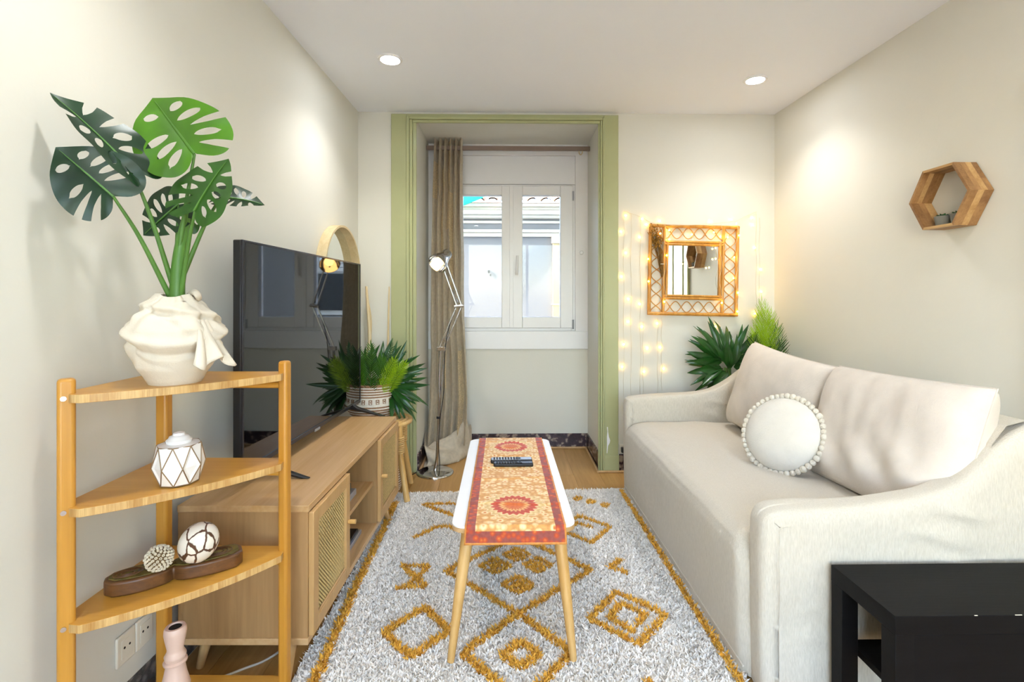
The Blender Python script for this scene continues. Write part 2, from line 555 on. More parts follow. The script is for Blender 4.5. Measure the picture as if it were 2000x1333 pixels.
# blind strap slot in the right reveal and switch knob
o = MB().box(RX1-.006, RX1, 3.80, 3.815, 1.27, 1.70).build('blind_strap', m_darkgrey); tag(o, 'thin dark blind strap on the right window reveal', 'strap')
o = MB().lathe([(.018, 0), (.018, .006), (.012, .012)], 16, M=Matrix.Translation((.68, YR, 1.69)) @ Matrix.Rotation(R(90), 4, 'X')).build('door_stop_button', m_pvc, smooth=40)
tag(o, 'small round white knob on the wall right of the window', 'knob')

# green casing around the recess
T = thing('trim_2', None, None, (.03, YB, 0), kind='structure')
for (x0, x1, y0, z1, nm) in ((-.826, -.712, YB-.022, 2.66, 'casing_board'), (-.712, -.690, YB-.034, 2.637, 'moulding'), (-.690, -.668, YB-.026, 2.62, 'moulding'), (-.668, -.640, YB-.014, 2.6, 'moulding'),
                          (.752, .862, YB-.022, 2.66, 'casing_board'), (.742, .757, YB-.034, 2.637, 'moulding'), (.726, .742, YB-.026, 2.62, 'moulding'), (.712, .726, YB-.014, 2.6, 'moulding')):
    MB().box(x0, x1, y0, YB+.0, .0, z1).build(nm, m_green, T, bevel=.004)
MB().box(-.712, .752, YB-.022, YB, 2.64, 2.66).build('casing_board', m_green, T, bevel=.003)
MB().box(-.69, .742, YB-.034, YB, 2.618, 2.64).build('moulding', m_green, T, bevel=.004)
MB().box(-.668, .726, YB-.02, YB, 2.597, 2.618).build('moulding', m_green, T, bevel=.004)
MB().box(.752, .866, YB-.03, YB-.022, 0, .125).build('plinth', m_green, T, bevel=.003)
MB().box(-.83, -.712, YB-.03, YB-.022, 0, .125).build('plinth', m_green, T, bevel=.003)
# flaked paint on the right jamb
fl = [(.775, .26), (.779, .30), (.775, .335), (.782, .335), (.784, .30), (.79, .262), (.80, .235), (.796, .215), (.784, .195), (.778, .14), (.773, .14), (.776, .2)]
b = MB(); n_ = len(fl)
b.add([(p[0], YB-.0225, p[1]) for p in fl], [tuple(range(n_))])
b.build('flaked_paint', m_white, T)

# speckled baseboards
def bb(name, p, q, t=.012, h=.127):
    p = Vector((p[0], p[1], 0)); q = Vector((q[0], q[1], 0))
    d = (q-p).normalized(); nn = Vector((-d.y, d.x, 0))*t
    o = MB().prism([p, q, q+nn, p+nn], 0, h).build(name, m_terr, bevel=.002)
    return tag(o, kind='structure')
bb('baseboard_left', (XL(YB), YB), (XL(YF), YF), t=-.014)
bb('baseboard_right', (XR(YB), YB), (XR(2.0), 2.0))
bb('baseboard_recess_back', (RX0+.013, YR), (RX1-.013, YR), t=-.012)
bb('baseboard_recess_left', (RX0, YB+.02), (RX0, YR), t=-.012)
bb('baseboard_recess_right', (RX1, YB+.02), (RX1, YR))
bb('baseboard_back', (.87, YB), (2.03, YB), t=-.012)
bb('baseboard_corner', (-1.06, YB), (-.832, YB), t=-.012)
# thin oak beading on the floor
for nm, p, q in (('trim_3', (RX0+.013, YR-.02, .008), (RX1-.013, YR-.02, .008)), ('trim_4', (RX1-.02, YR-.02, .008), (.705, YB-.04, .008)), ('trim_5', (.71, YB-.04, .008), (.90, YB-.04, .008)), ('trim_6', (RX0+.02, YR-.02, .008), (RX0+.02, YB-.02, .008))):
    tag(MB().tube([p, q], .009, 8).build(nm, m_oaktop, smooth=40), kind='structure')

# green door in the right wall beside the camera (seen in the small mirror)
D = thing('door_1', None, None, (XR(1.3), 1.4, 0), kind='structure')
for y0, y1, z0, z1 in ((1.80, 1.91, 0, 2.16), (.87, .98, 0, 2.16), (.98, 1.80, 2.06, 2.16)):
    MB().prism([(XR(y0)-.03, y0), (XR(y1)-.03, y1), (XR(y1), y1), (XR(y0), y0)], z0, z1).build('door_casing', m_green, D, bevel=.004)
MB().prism([(XR(.98)-.012, .98), (XR(1.8)-.012, 1.8), (XR(1.8), 1.8), (XR(.98), .98)], 0, 2.06).build('door_leaf', m_green, D)
for y0, y1, z0, z1 in ((1.06, 1.36, .2, .9), (1.42, 1.72, .2, .9), (1.06, 1.36, 1.05, 1.95), (1.42, 1.72, 1.05, 1.95)):
    MB().prism([(XR(y0)-.022, y0), (XR(y1)-.022, y1), (XR(y1)-.012, y1), (XR(y0)-.012, y0)], z0, z1).build('door_panel', m_green, D, bevel=.006)
MB().tube([(2.06, 1.09, 1.0), (2.02, 1.09, 1.0), (2.02, 1.19, 1.0)], .009).build('door_handle', m_chrome, D, smooth=40)

# ceiling downlights
def downlight(x, y, label):
    t = thing('ceiling_downlight', label, 'ceiling light', (x, y, ZC), 'recessed ceiling downlights')
    MB().lathe([(.052, -.002), (.056, -.008), (.068, -.008), (.072, -.003), (.072, 0)], 32, (x, y, ZC), cap=False).build('rim', m_white, t, smooth=40)
    MB().lathe([(.0001, -.0055), (.053, -.0055)], 32, (x, y, ZC), cap=False).build('lens', m_down, t, recalc=False)
    ld = bpy.data.lights.new('downlight_lamp', 'SPOT')
    ld.energy = DOWN_WATT; ld.spot_size = R(125); ld.spot_blend = .8; ld.shadow_soft_size = .05; ld.color = (1.0, .99, .97)
    lo_ = bpy.data.objects.new('downlight_lamp', ld); link(lo_, t, (x, y, ZC-.012))
downlight(-.653, 2.92, 'round white ceiling downlight on the TV side, nearer the left wall')
downlight(1.60, 3.15, 'round white ceiling downlight above the sofa, near the back right corner')
downlight(-.60, 1.15, 'added round white fill downlight out of frame above the bamboo shelf')  # this and the next three are unseen lamps, added to brighten the room
downlight(1.50, 1.15, 'added round white fill downlight out of frame above the black table')
downlight(-.50, -.75, 'added round white fill downlight behind the viewpoint on the left')
downlight(1.40, -.75, 'added round white fill downlight behind the viewpoint on the right')

# ------------------------------------------------------------------ outside
tag(MB().box(-5, 7, -7.5, YF-.2, -.25, -.1).build('added_bounce_slab', plain('pale_bounce_slab', 'DCDCDC', .9, var=.05)), kind='structure')  # unseen slab, added to bounce sunlight up to the ceiling
m_fac = plain('facade_plaster_shaded', '868689', .9, var=.04, vs_=3, bump=.1, bs=20)  # grey puts the shade on the facing wall into its colour
m_facw = plain('facade_trim_sunlit', 'D8D3C8', .9, var=.06, vs_=4)  # paler tone puts the sunlight on the cornice into its colour
m_tile = plain('terracotta', 'B88A62', .8, var=.15, vs_=8)
m_teal = plain('teal_tarp', '1FB89C', .6, var=.1, vs_=4)
m_pine = plain('cream_pipe', 'BCA880', .7, var=.05)
FC = thing('facing_house', 'pale plaster house front across the street with cornice and tiled eaves', 'house', (0, 9, -3))
MB().box(-7, 7, 9.0, 9.3, -4, 2.97).build('facade_wall', m_fac, FC)
for z0, z1, d in ((2.40, 2.47, .06), (2.47, 2.52, .12), (2.64, 2.69, .04), (2.72, 2.77, .16), (2.77, 2.84, .24), (2.87, 2.92, .10), (2.92, 2.975, .18)):
    MB().box(-7, 7, 9.0-d, 9.0, z0, z1).build('cornice_band', m_facw, FC, bevel=.01)
tile = None
for i in range(26):
    x = -3.0+i*.235
    if tile is None:
        b = MB()
        b.grid(lambda u, v: (x+.10*math.cos(PI*u), 8.74+v*.55, 2.985+.075*math.sin(PI*u)+v*.16), 8, 1)
        b.grid(lambda u, v: (x+.085*math.cos(PI*u), 8.745+v*.55, 2.975+.06*math.sin(PI*u)+v*.16), 8, 1)
        tile = b.build('roof_tile', m_tile, FC, smooth=60); t0 = WL[tile.name].copy(); x0 = x
    else:
        cp(tile, FC, t0+Vector((x-x0, 0, 0)))
MB().prism([(-7, 8.82), (7, 8.82), (7, 9.6), (-7, 9.6)], 2.975, 2.985).build('roof_board', m_tile, FC)
MB().box(.89, 1.04, 8.93, 9.0, .2, 2.31).build('wall_duct', m_pine, FC, bevel=.01)
MB().box(.87, 1.06, 8.91, 9.0, 2.28, 2.40).build('duct_collar', m_facw, FC, bevel=.01)
MB().box(.87, 1.06, 8.92, 9.0, 1.18, 1.20).build('pipe_strap', m_facw, FC)
MB().tube([(-.25, 8.97, 1.75), (-.25, 8.97, 1.80)], .018).tube([(-.22, 8.97, 1.70), (-.22, 8.97, 1.73)], .014).build('wall_bolt', m_darkgrey, FC)
# shuttered window further along, caught in the reflection on the television
fw = MB().box(1.25, 2.25, 8.93, 9.0, 1.0, 2.2).build('facade_window', m_pvc, FC)
MB().box(1.33, 2.17, 8.915, 8.93, 1.08, 1.75).build('window_pane', plain('dark_pane', '30343A', .1), fw)
for i in range(5):
    MB().box(1.30, 2.20, 8.905, 8.93, 1.78+i*.078, 1.85+i*.078).build('shutter_slat', m_pvc, fw, bevel=.01)
b = MB().add([(-2.2, 8.2, 3.35), (-.30, 8.55, 3.20), (-.34, 8.55, 3.01), (-.74, 8.45, 2.83), (-2.2, 8.2, 2.5)], [(0, 1, 2, 3, 4)])
b2 = [(x_, y_+.02, z_) for x_, y_, z_ in b.v]
b.add(b2, [(4, 3, 2, 1, 0)]); b.add(b.v[:5]+b2, [(i, (i+1) % 5, 5+(i+1) % 5, 5+i) for i in range(5)])
b.build('awning', m_teal, FC, label='teal green awning cloth')
tag(MB().box(-14, 14, 4.6, 9.0, -4.1, -4.0).build('street', m_fac), kind='structure')

# ------------------------------------------------------------------ television stand
A = Matrix.Translation((-.6605, 1.712, 0)) @ Matrix.Rotation(R(-1.05), 4, 'Z')   # origin: near front corner; local +y along the length, -x to the wall
LEN, DEP, TB, TT = 1.285, .44, .118, .59
S = thing('tv_stand', 'oak television stand with two woven cane doors and open middle shelves', 'tv stand', tuple(A @ Vector((-DEP/2, LEN/2, 0))))
S.rotation_euler = (0, 0, 0)
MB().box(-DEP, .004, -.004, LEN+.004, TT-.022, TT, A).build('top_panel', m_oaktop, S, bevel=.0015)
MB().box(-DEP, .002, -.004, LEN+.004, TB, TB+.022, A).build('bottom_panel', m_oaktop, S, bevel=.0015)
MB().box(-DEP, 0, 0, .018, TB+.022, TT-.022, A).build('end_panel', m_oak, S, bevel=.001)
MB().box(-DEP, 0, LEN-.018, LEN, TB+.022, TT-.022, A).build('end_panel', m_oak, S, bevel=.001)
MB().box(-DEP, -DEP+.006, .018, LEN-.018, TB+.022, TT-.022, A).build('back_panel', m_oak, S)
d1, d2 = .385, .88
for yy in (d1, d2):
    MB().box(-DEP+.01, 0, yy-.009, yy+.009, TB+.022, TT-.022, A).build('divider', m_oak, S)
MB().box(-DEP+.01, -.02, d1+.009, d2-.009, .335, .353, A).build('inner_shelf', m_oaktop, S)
for (ya, yb, kn) in ((.006, d1+.004, 1), (d2-.004, LEN-.006, 0)):
    za, zb = TB+.026, TT-.026
    fr = .045
    b = MB().box(.0, .018, ya, ya+fr, za, zb, A).box(.0, .018, yb-fr, yb, za, zb, A).box(.0, .018, ya+fr, yb-fr, za, za+fr, A).box(.0, .018, ya+fr, yb-fr, zb-fr, zb, A)
    dr = b.build('door', m_oakfront, S, bevel=.002)
    MB().box(.002, .005, ya+fr, yb-fr, za+fr, zb-fr, A).build('cane_backing', m_canebk, dr)
    b = MB()
    step = .0078
    y0, y1, z0, z1 = ya+fr, yb-fr, za+fr, zb-fr
    ny = int((y1-y0)/step); nz_ = int((z1-z0)/step)
    for i in range(ny+1):
        y = y0+(i+.5)*(y1-y0)/(ny+1)
        vs_ = []; fs_ = []
        for j in range(nz_*2+1):
            z = z0+j*(z1-z0)/(nz_*2)
            xo = .0075+.0014*math.cos(PI*(j/2.0)+PI*i)
            vs_ += [(xo, y-.0026, z), (xo, y+.0026, z)]
            if j: fs_.append((2*j-2, 2*j-1, 2*j+1, 2*j))
        b.add(vs_, fs_, A)
    for i in range(nz_+1):
        z = z0+(i+.5)*(z1-z0)/(nz_+1)
        vs_ = []; fs_ = []
        for j in range(ny*2+1):
            y = y0+j*(y1-y0)/(ny*2)
            xo = .0075-.0014*math.cos(PI*(j/2.0)+PI*i)
            vs_ += [(xo, y, z-.0024), (xo, y, z+.0024)]
            if j: fs_.append((2*j-2, 2*j-1, 2*j+1, 2*j))
        b.add(vs_, fs_, A)
    b.build('cane_weave', m_cane, dr, kind='stuff', recalc=False)
    MB().tube([(.012, y0+.004, z0+.003), (.012, y1-.004, z0+.003)], .004, 6, M=A).build('cane_bead', m_oakfront, dr, smooth=60)
    ky = yb-.022 if kn else ya+.022
    MB().tube([(.016, ky, .372), (.026, ky, .372), (.048, ky, .372)], [.007, .009, .0095], 14, M=A).build('knob', m_beech, dr, smooth=40)
for (lx, ly, sx, sy) in ((-.075, .05, .022, -.10), (-.05, LEN-.12, .03, .02), (-DEP+.06, .075, -.02, -.02), (-DEP+.06, LEN-.12, -.02, .02)):
    MB().tube([(lx, ly, TB), (lx+sx, ly+sy, .026 if (lx > -.2 and ly > .5) else 0)], [.021, .012], 16, M=A).build('leg', m_oakfront, S, smooth=40)

# boxes in the open shelves
t = thing('set_top_box', 'small black and silver set-top box on the upper inner shelf of the television stand', 'set-top box', tuple(A @ Vector((-.15, .48, .353))))
MB().box(-.20, -.052, .42, .70, .356, .385, A).build('case', m_silver, t, bevel=.003)
MB().box(-.19, -.065, .43, .66, .385, .425, A).build('upper_case', m_black, t, bevel=.003)
MB().box(-.19, -.07, .44, .68, .353, .356, A).build('rubber_foot', m_black, t)
t = thing('game_console', 'flat black box with silver front edge on the lower shelf of the television stand', 'media box', tuple(A @ Vector((-.15, .5, TB+.022))))
MB().box(-.26, -.045, .40, .76, TB+.022, TB+.042, A).build('base_shell', m_silver, t, bevel=.003)
MB().box(-.255, -.055, .405, .74, TB+.042, TB+.056, A).build('lid', m_black, t, bevel=.004)

# ------------------------------------------------------------------ television
P0 = Vector((-.952, 1.85, 0)); P1 = Vector((-.888, 3.146, 0))
dv = (P1-P0).normalized(); nv = Vector((dv.y, -dv.x, 0))
TVM = frame(nv, dv, (0, 0, 1), P0)         # local x out of the screen, y along the width
TW = (P1-P0).length
tv = thing('television', 'large black flat-screen television reflecting the window', 'television', tuple(P0.lerp(P1, .5)+Vector((0, 0, TT))))
z0, z1 = .645, 1.507
MB().box(-.035, -.004, 0, TW, z0, z1, TVM).build('casing', m_tvback, tv, bevel=.004)
MB().box(-.075, -.035, .12, TW-.12, z0+.02, z0+.50, TVM).build('rear_housing', m_tvback, tv, bevel=.015)
b = MB().box(-.006, .002, 0, .010, z0, z1, TVM).box(-.006, .002, TW-.008, TW, z0, z1, TVM).box(-.006, .002, .01, TW-.008, z1-.008, z1, TVM).box(-.006, .003, .01, TW-.008, z0, z0+.020, TVM)
b.build('bezel', m_darkgrey, tv, bevel=.001)
MB().box(-.006, -.0005, .010, TW-.008, z0+.020, z1-.008, TVM).build('screen', m_screen, tv)
MB().box(.002, .005, TW/2-.03, TW/2+.03, z0-.006, z0+.006, TVM).build('sensor', m_silver, tv)
for yy in (.13, TW-.13):
    for sx in (1, -1):
        ex = .215 if sx > 0 else -.155
        vs_ = [(0*sx, yy-.018, z0+.03), (.05*sx, yy-.018, z0-.004), (ex, yy-.010, TT+.001), (ex-.03*sx, yy-.012, TT+.001), (0, yy-.018, z0-.012)]
        vs_ = [(x_-.02, y_, z_) for x_, y_, z_ in vs_]
        vb = [(x_, 2*yy-y_, z_) for x_, y_, z_ in vs_]
        b = MB().add(vs_+vb, [(0, 1, 2, 3, 4), (9, 8, 7, 6, 5)]+[(i, (i+1) % 5, 5+(i+1) % 5, 5+i) for i in range(5)], TVM)
        b.build('stand_foot', m_black, tv, bevel=.003)

# ------------------------------------------------------------------ bamboo corner shelf
CS = thing('corner_shelf', 'tall bamboo corner shelf with four curved-front tiers', 'shelf', (-.95, 1.45, 0))
postL = Vector((-1.080, 1.262, 0)); postB = Vector((-1.083, 1.625, 0)); postR = Vector((-.695, 1.612, 0))
def post(p, top, ang, w1, w2):
    M_ = Matrix.Translation((p.x, p.y, 0)) @ Matrix.Rotation(R(ang), 4, 'Z')
    return MB().box(-w1/2, w1/2, -w2/2, w2/2, 0, top, M_).build('post', m_bamboo, CS, bevel=.009, seg=4)
post(postL, 1.093, 40, .036, .038)
post(postB, 1.06, 0, .036, .036)
post(postR, 1.093, -8, .030, .034)
def tier(z, M_=None):
    # plan: straight edges to the corner post, shallow convex front
    a = Vector((-1.055, 1.262)); b_ = Vector((-.705, 1.600)); 
    pts = [Vector((-1.10, 1.285)), Vector((-1.060, 1.246)), Vector((-1.032, 1.242))]
    c0 = Vector((-1.032, 1.242)); c1 = Vector((-.688, 1.570))
    out = Vector((.69, -.72))
    for i in range(1, 16):
        q = i/16
        pts.append(c0.lerp(c1, q)+out*(.030*4*q*(1-q)))
    pts += [c1, Vector((-.692, 1.598)), Vector((-.72, 1.632)), Vector((-1.10, 1.642))]
    o = MB().prism([(p.x, p.y) for p in pts], z-.021, z).build('tier', m_bambooH, CS, bevel=.001)
    # laminated front edge of glued bamboo strips
    o.data.materials.append(m_bambooE)
    for pl_ in o.data.polygons:
        if abs(pl_.normal.z) < .5: pl_.material_index = 1
    return o
ZT = (1.056, .777, .493, .075)
for z in ZT: tier(z)
for z in ZT[:3]:
    MB().tube([(postL.x+.0120-.004, postL.y-.0143-.004, z-.010), (postL.x+.0142-.004, postL.y-.0169-.004, z-.010)], .006, 14).build('screw', m_chrome, CS, smooth=40)
    MB().tube([postB+Vector((0, 0, z-.04)), postR+Vector((0, 0, z-.04))], .011, 8).build('rail', m_bambooH, CS, smooth=50)

# shell lantern on the second tier
jx, jy, jz = -.905, 1.42, ZT[1]
J = thing('shell_lantern', 'small faceted white shell jar with brass edging and knobbed lid', 'lantern', (jx, jy, jz))
N = 8
def ring(r, z, off): return [Vector((jx+r*math.cos(2*PI*(k+off)/N+.3), jy+r*math.sin(2*PI*(k+off)/N+.3), jz+z)) for k in range(N)]
rb, rm, rt = ring(.048, .003, 0), ring(.064, .052, .5), ring(.054, .108, 0)
wire = MB()
def facet(pts):
    c = sum(pts, Vector())/len(pts)
    nrm = (pts[1]-pts[0]).cross(pts[2]-pts[0]).normalized()
    if nrm.dot(c-Vector((jx, jy, c.z))) < 0: nrm = -nrm
    a = [c+(p-c)*.97 for p in pts]; bk = [p-nrm*.003 for p in a]
    n = len(a)
    MB().add(a+bk, [tuple(range(n)), tuple(range(2*n-1, n-1, -1))]+[(i, (i+1) % n, n+(i+1) % n, n+i) for i in range(n)]).build('shell_facet', m_capiz, J)
for k in range(N):
    k1 = (k+1) % N
    facet([rb[k], rm[k], rt[k], rm[k-1]])
    facet([rt[k], rt[k1], rm[k]]); facet([rb[k], rb[k1], rm[k]])
    for p, q in ((rb[k], rm[k]), (rb[k1], rm[k]), (rt[k], rm[k]), (rt[k1], rm[k]), (rt[k], rt[k1]), (rb[k], rb[k1])):
        wire.tube([p, q], .0016, 5)
wire.build('wire_edging', m_brass, J, smooth=60)
MB().lathe([(.001, .104), (.052, .106), (.052, .109), (.03, .112), (.032, .120), (.027, .124), (.024, .130), (.016, .133), (.014, .139), (.005, .142), (.0005, .143)], 20, (jx, jy, jz)).build('lid', m_capiz, J, smooth=50)

# carved tray, egg and reed ball on the third tier
tz = ZT[2]
t = thing('carved_tray', 'dark carved wooden tray shaped like two joined leaves', 'tray', (-.93, 1.45, tz))
ta = Vector((-1.075, 1.372, 0)); tb_ = Vector((-.795, 1.545, 0))
td = (tb_-ta).normalized(); tn = Vector((td.y, -td.x, 0)); tl = (tb_-ta).length
TM = frame(td, -tn, (0, 0, 1), (ta.x, ta.y, tz))
def halfw(u):
    if u < .5:
        q = u/.5
        return .028+.018*math.sin(PI*min(1, q*1.05))*1.0 - .012*ease(.86, 1, q) - .016*ease(.12, 0, q)
    q = (u-.5)/.5
    return .036+.012*math.sin(PI*q) - .016*ease(.9, 1, q) - .006*ease(.1, 0, q)
out_ = [(u_/40*tl, halfw(u_/40)) for u_ in range(41)]
poly = [(x_, -w_) for x_, w_ in out_] + [(x_, w_) for x_, w_ in reversed(out_)]
b = MB().prism(poly, 0, .040, TM)
b.build('tray_body', m_carved, t, bevel=.006, seg=3)
poly2 = [(x_*.94+tl*.03, -w_*.76) for x_, w_ in out_] + [(x_*.94+tl*.03, w_*.76) for x_, w_ in reversed(out_)]
MB().prism(poly2, .0395, .0425, TM).build('carved_inlay', m_carvetop, t, bevel=.001)
for c_, r_ in ((.16, .022), (.80, .026)):
    b = MB()
    for k_ in range(3):
        rr = r_*(1-.28*k_)
        b.tube([(c_*tl+rr*1.5*math.cos(a_), rr*math.sin(a_), .0435) for a_ in [2*PI*i/24 for i in range(24)]], .0018, 5, closed=True, M=TM)
    b.build('carved_ring', m_carved, t, smooth=60)
ez = tz+.0425
E_ = MB().sphere((0, 0, 0), .0505, 32, 24, (1, 1, 1.24))
E_.xf(Matrix.Translation((-.872, 1.455, ez+.0555)) @ Matrix.Rotation(R(38), 4, (.5, 1, 0)))
o = E_.build('crackle_egg', m_crackle, smooth=180); tag(o, 'large cream egg with brown crackled veins on the carved tray', 'ornament')
o.location.z -= 0
bc = Vector((-.952, 1.408, ez+.036))
t = thing('reed_ball', 'small ball of bleached cut reeds on the carved tray', 'ornament', tuple(bc-Vector((0, 0, .036))))
MB().sphere(bc, .031, 16, 12).build('core', m_reedhole, t, smooth=180)
b = MB()
for k_ in range(150):
    z_ = 1-2*(k_+.5)/150; th = k_*2.39996
    d_ = Vector((math.sqrt(1-z_*z_)*math.cos(th), math.sqrt(1-z_*z_)*math.sin(th), z_))
    M_ = d_.to_track_quat('Z', 'Y').to_matrix().to_4x4(); M_.translation = bc
    h_ = .0355+random.uniform(-.001, .0012)
    b.lathe([(.0018, .030), (.0018, h_-.001), (.0019, h_), (.0034, h_), (.0034, .029)], 7, M=M_, cap=False)
b.build('cut_reeds', m_reed, t, smooth=50, kind='stuff')

# blush candlestick on the bottom tier
px_, py_, pz_ = -.893, 1.385, ZT[3]
t = thing('candlestick', 'blush pink turned candlestick on the bottom tier of the bamboo shelf', 'candlestick', (px_, py_, pz_))
prof = [(.045, 0), (.047, .012), (.036, .03), (.022, .07), (.021, .10), (.033, .135), (.036, .16), (.028, .19), (.0235, .215), (.0225, .222), (.028, .224), (.029, .229), (.0225, .232), (.0255, .24), (.0265, .245), (.021, .255), (.0195, .262), (.025, .29), (.0275, .305), (.027, .316), (.0235, .322), (.018, .3225), (.016, .318)]
MB().lathe(prof, 28, (px_, py_, pz_)).build('turned_body', m_pink, t, smooth=50)
MB().lathe([(.0001, .3195), (.0155, .3195)], 20, (px_, py_, pz_), cap=False).build('candle_hole', m_hole, t)

# wall sockets and white cable
def socket(y0, name_label):
    yw = y0+.036
    t = thing('wall_socket', name_label, 'socket', (XL(yw), yw, .20), 'sockets by the bamboo shelf')
    def q(y, d, z): return (XL(y)+d, y, z)
    MB().prism([(XL(y0), y0), (XL(y0+.072), y0+.072), (XL(y0+.072)+.009, y0+.072), (XL(y0)+.009, y0)], .195, .285).build('plate', m_socket, t, bevel=.004)
    MB().prism([(XL(y0+.016)+.009, y0+.016), (XL(y0+.056)+.009, y0+.056), (XL(y0+.056)+.0105, y0+.056), (XL(y0+.016)+.0105, y0+.016)], .212, .268).build('insert', m_socket, t, bevel=.001)
    for yy in (y0+.026, y0+.046):
        MB().tube([q(yy, .0100, .244), q(yy, .0112, .244)], .0036, 10).build('pin_hole', m_hole, t)
socket(1.498, 'cream wall socket low on the left wall, the nearer of the pair')
socket(1.572, 'cream wall socket low on the left wall, the one nearer the corner post')
cb = catmull([(-.955, 1.72, .004), (-.90, 1.76, .004), (-.84, 1.80, .006), (-.79, 1.86, .02), (-.76, 1.93, .06), (-.75, 1.98, .11)], 8)
o = MB().tube(cb, .004, 8).build('power_cable', m_cord, smooth=60); tag(o, 'white power cable curling on the floor under the television stand', 'cable')

# ------------------------------------------------------------------ leaves
def strip_leaf(mb, base, d, n, L, Wd, bend=.3, fold=.35, seg=6, M=None):
    """a long blade: base point, direction, face normal, length, half width"""
    x, y, z = basis(d, n)
    vs_ = []; fs_ = []
    for i in range(seg+1):
        t = i/seg
        wv = Wd*(math.sin(PI*min(1, t*.86+.14))**.8) if t < 1 else .0006
        c = Vector(base)+y*(L*t*(1-.18*abs(bend)*t))-z*(bend*L*t*t*.55)
        vs_ += [c-x*wv+z*(wv*fold), c, c+x*wv+z*(wv*fold)]
        if i:
            a = 3*(i-1); k = 3*i
            fs_ += [(a, a+1, k+1, k), (a+1, a+2, k+2, k+1)]
    mb.add(vs_, fs_, M)

def fan_frond(name, hub, d, n, L, mat, parent, count=13, spread=150, stem_to=None, width=.016, bend=.25):
    x, y, z = basis(d, n)
    mb = MB()
    for i in range(count):
        a = R(-spread/2+spread*i/(count-1))+random.uniform(-.10, .10)
        dd = y*math.cos(a)+x*math.sin(a)
        l_ = L*(.66+.34*math.cos(a))*random.uniform(.80, 1.10)
        # blades arch over and twist out of the plane of the fan
        zz = (z+x*random.uniform(-.5, .5)+y*random.uniform(-.3, .3)).normalized()
        strip_leaf(mb, Vector(hub)+y*(L*.06*i/count), dd+z*random.uniform(-.12, .22), zz, l_, width*random.uniform(.75, 1.15), bend*random.uniform(.3, 2.2), .45, 8)
    f = mb.build(name, mat, parent, smooth=60, recalc=False)
    if stem_to is not None:
        pts = catmull([stem_to, Vector(stem_to).lerp(Vector(hub), .55)+Vector((0, 0, .02)), hub], 6)
        MB().tube(pts, .0045, 6).build('leaf_stalk', m_stem, f, smooth=60)
    return f

def feather_frond(name, base, tip, n, mat, parent, lw=.10, pairs=16, curve=.12, leafw=.006, angle=48, taper=True):
    base = Vector(base); tip = Vector(tip)
    x, y, z = basis(tip-base, n)
    L = (tip-base).length
    mb = MB()
    rach = [base+y*(L*t)+z*(curve*L*4*t*(1-t)*.5) for t in [i/10 for i in range(11)]]
    mb.tube(rach, [.003*(1-.75*i/10) for i in range(11)], 5)
    for i in range(pairs):
        t = .10+.9*i/pairs
        k = t*10; j = min(9, int(k)); p = rach[j].lerp(rach[j+1], k-j)
        ll = lw*(math.sin(PI*(.12+.80*t))**.7 if taper else 1)
        for s_ in (-1, 1):
            a = R(angle*(1-.35*t))
            dd = y*math.cos(a)+x*(s_*math.sin(a))+z*random.uniform(.05, .22)
            strip_leaf(mb, p, dd, z, ll*random.uniform(.9, 1.08), leafw, random.uniform(.1, .4), .3, 4)
    strip_leaf(mb, tip-y*.005, y, z, lw*.5, leafw, .1, .3, 3)
    return mb.build(name, mat, parent, smooth=60, recalc=False)

# ------------------------------------------------------------------ monstera in a cloth-wrapped pot
mx_, my_, mz_ = -.918, 1.425, ZT[0]
MON = thing('potted_monstera', 'monstera plant in a pot wrapped with cream calico, on the top bamboo tier', 'plant', (mx_, my_, mz_))
def wrap(u, v):
    a = 2*PI*u
    z = .245*v
    prof = [(0, .075), (.06, .085), (.2, .108), (.42, .124), (.62, .126), (.74, .112), (.86, .082), (.95, .055), (1, .042)]
    for i in range(len(prof)-1):
        if v <= prof[i+1][0]:
            q = (v-prof[i][0])/(prof[i+1][0]-prof[i][0]); q = q*q*(3-2*q)*.4+q*.6
            r = prof[i][1]+(prof[i+1][1]-prof[i][1])*q; break
    else: r = prof[-1][1]
    amp = ease(.02, .45, v)
    # long diagonal drapes below, a twisted roll across the upper half
    sw = a*3+v*6.0+1.2*math.sin(a*2)
    r += amp*.0075*(abs(math.sin(sw))**.7*2-1)
    r += amp*.0028*math.sin(a*7-v*9+math.sin(a*3)*1.5)
    line = .60+.12*math.sin(a-.6)
    e_ = (v-line)/.055
    r += .017*math.exp(-e_*e_) - .012*math.exp(-((v-line+.12)/.04)**2)
    line2 = .80-.10*math.sin(a+.3)
    r += .012*math.exp(-((v-line2)/.04)**2) - .008*math.exp(-((v-line2+.07)/.03)**2)
    nn = noise.noise(Vector((math.cos(a)*3, math.sin(a)*3, v*5)))
    r += .010*nn*amp
    r += .018*math.exp(-((((a+.5) % (2*PI))-.55)/.35)**2)*ease(.1, .35, v)*(1-ease(.45, .75, v))
    r *= .84
    return (mx_+r*math.cos(a), my_+r*math.sin(a), mz_+z+.006*math.sin(a*2+1)*amp)
MB().grid(wrap, 144, 64, cu=True).build('calico_wrap', m_cloth, MON, smooth=180)
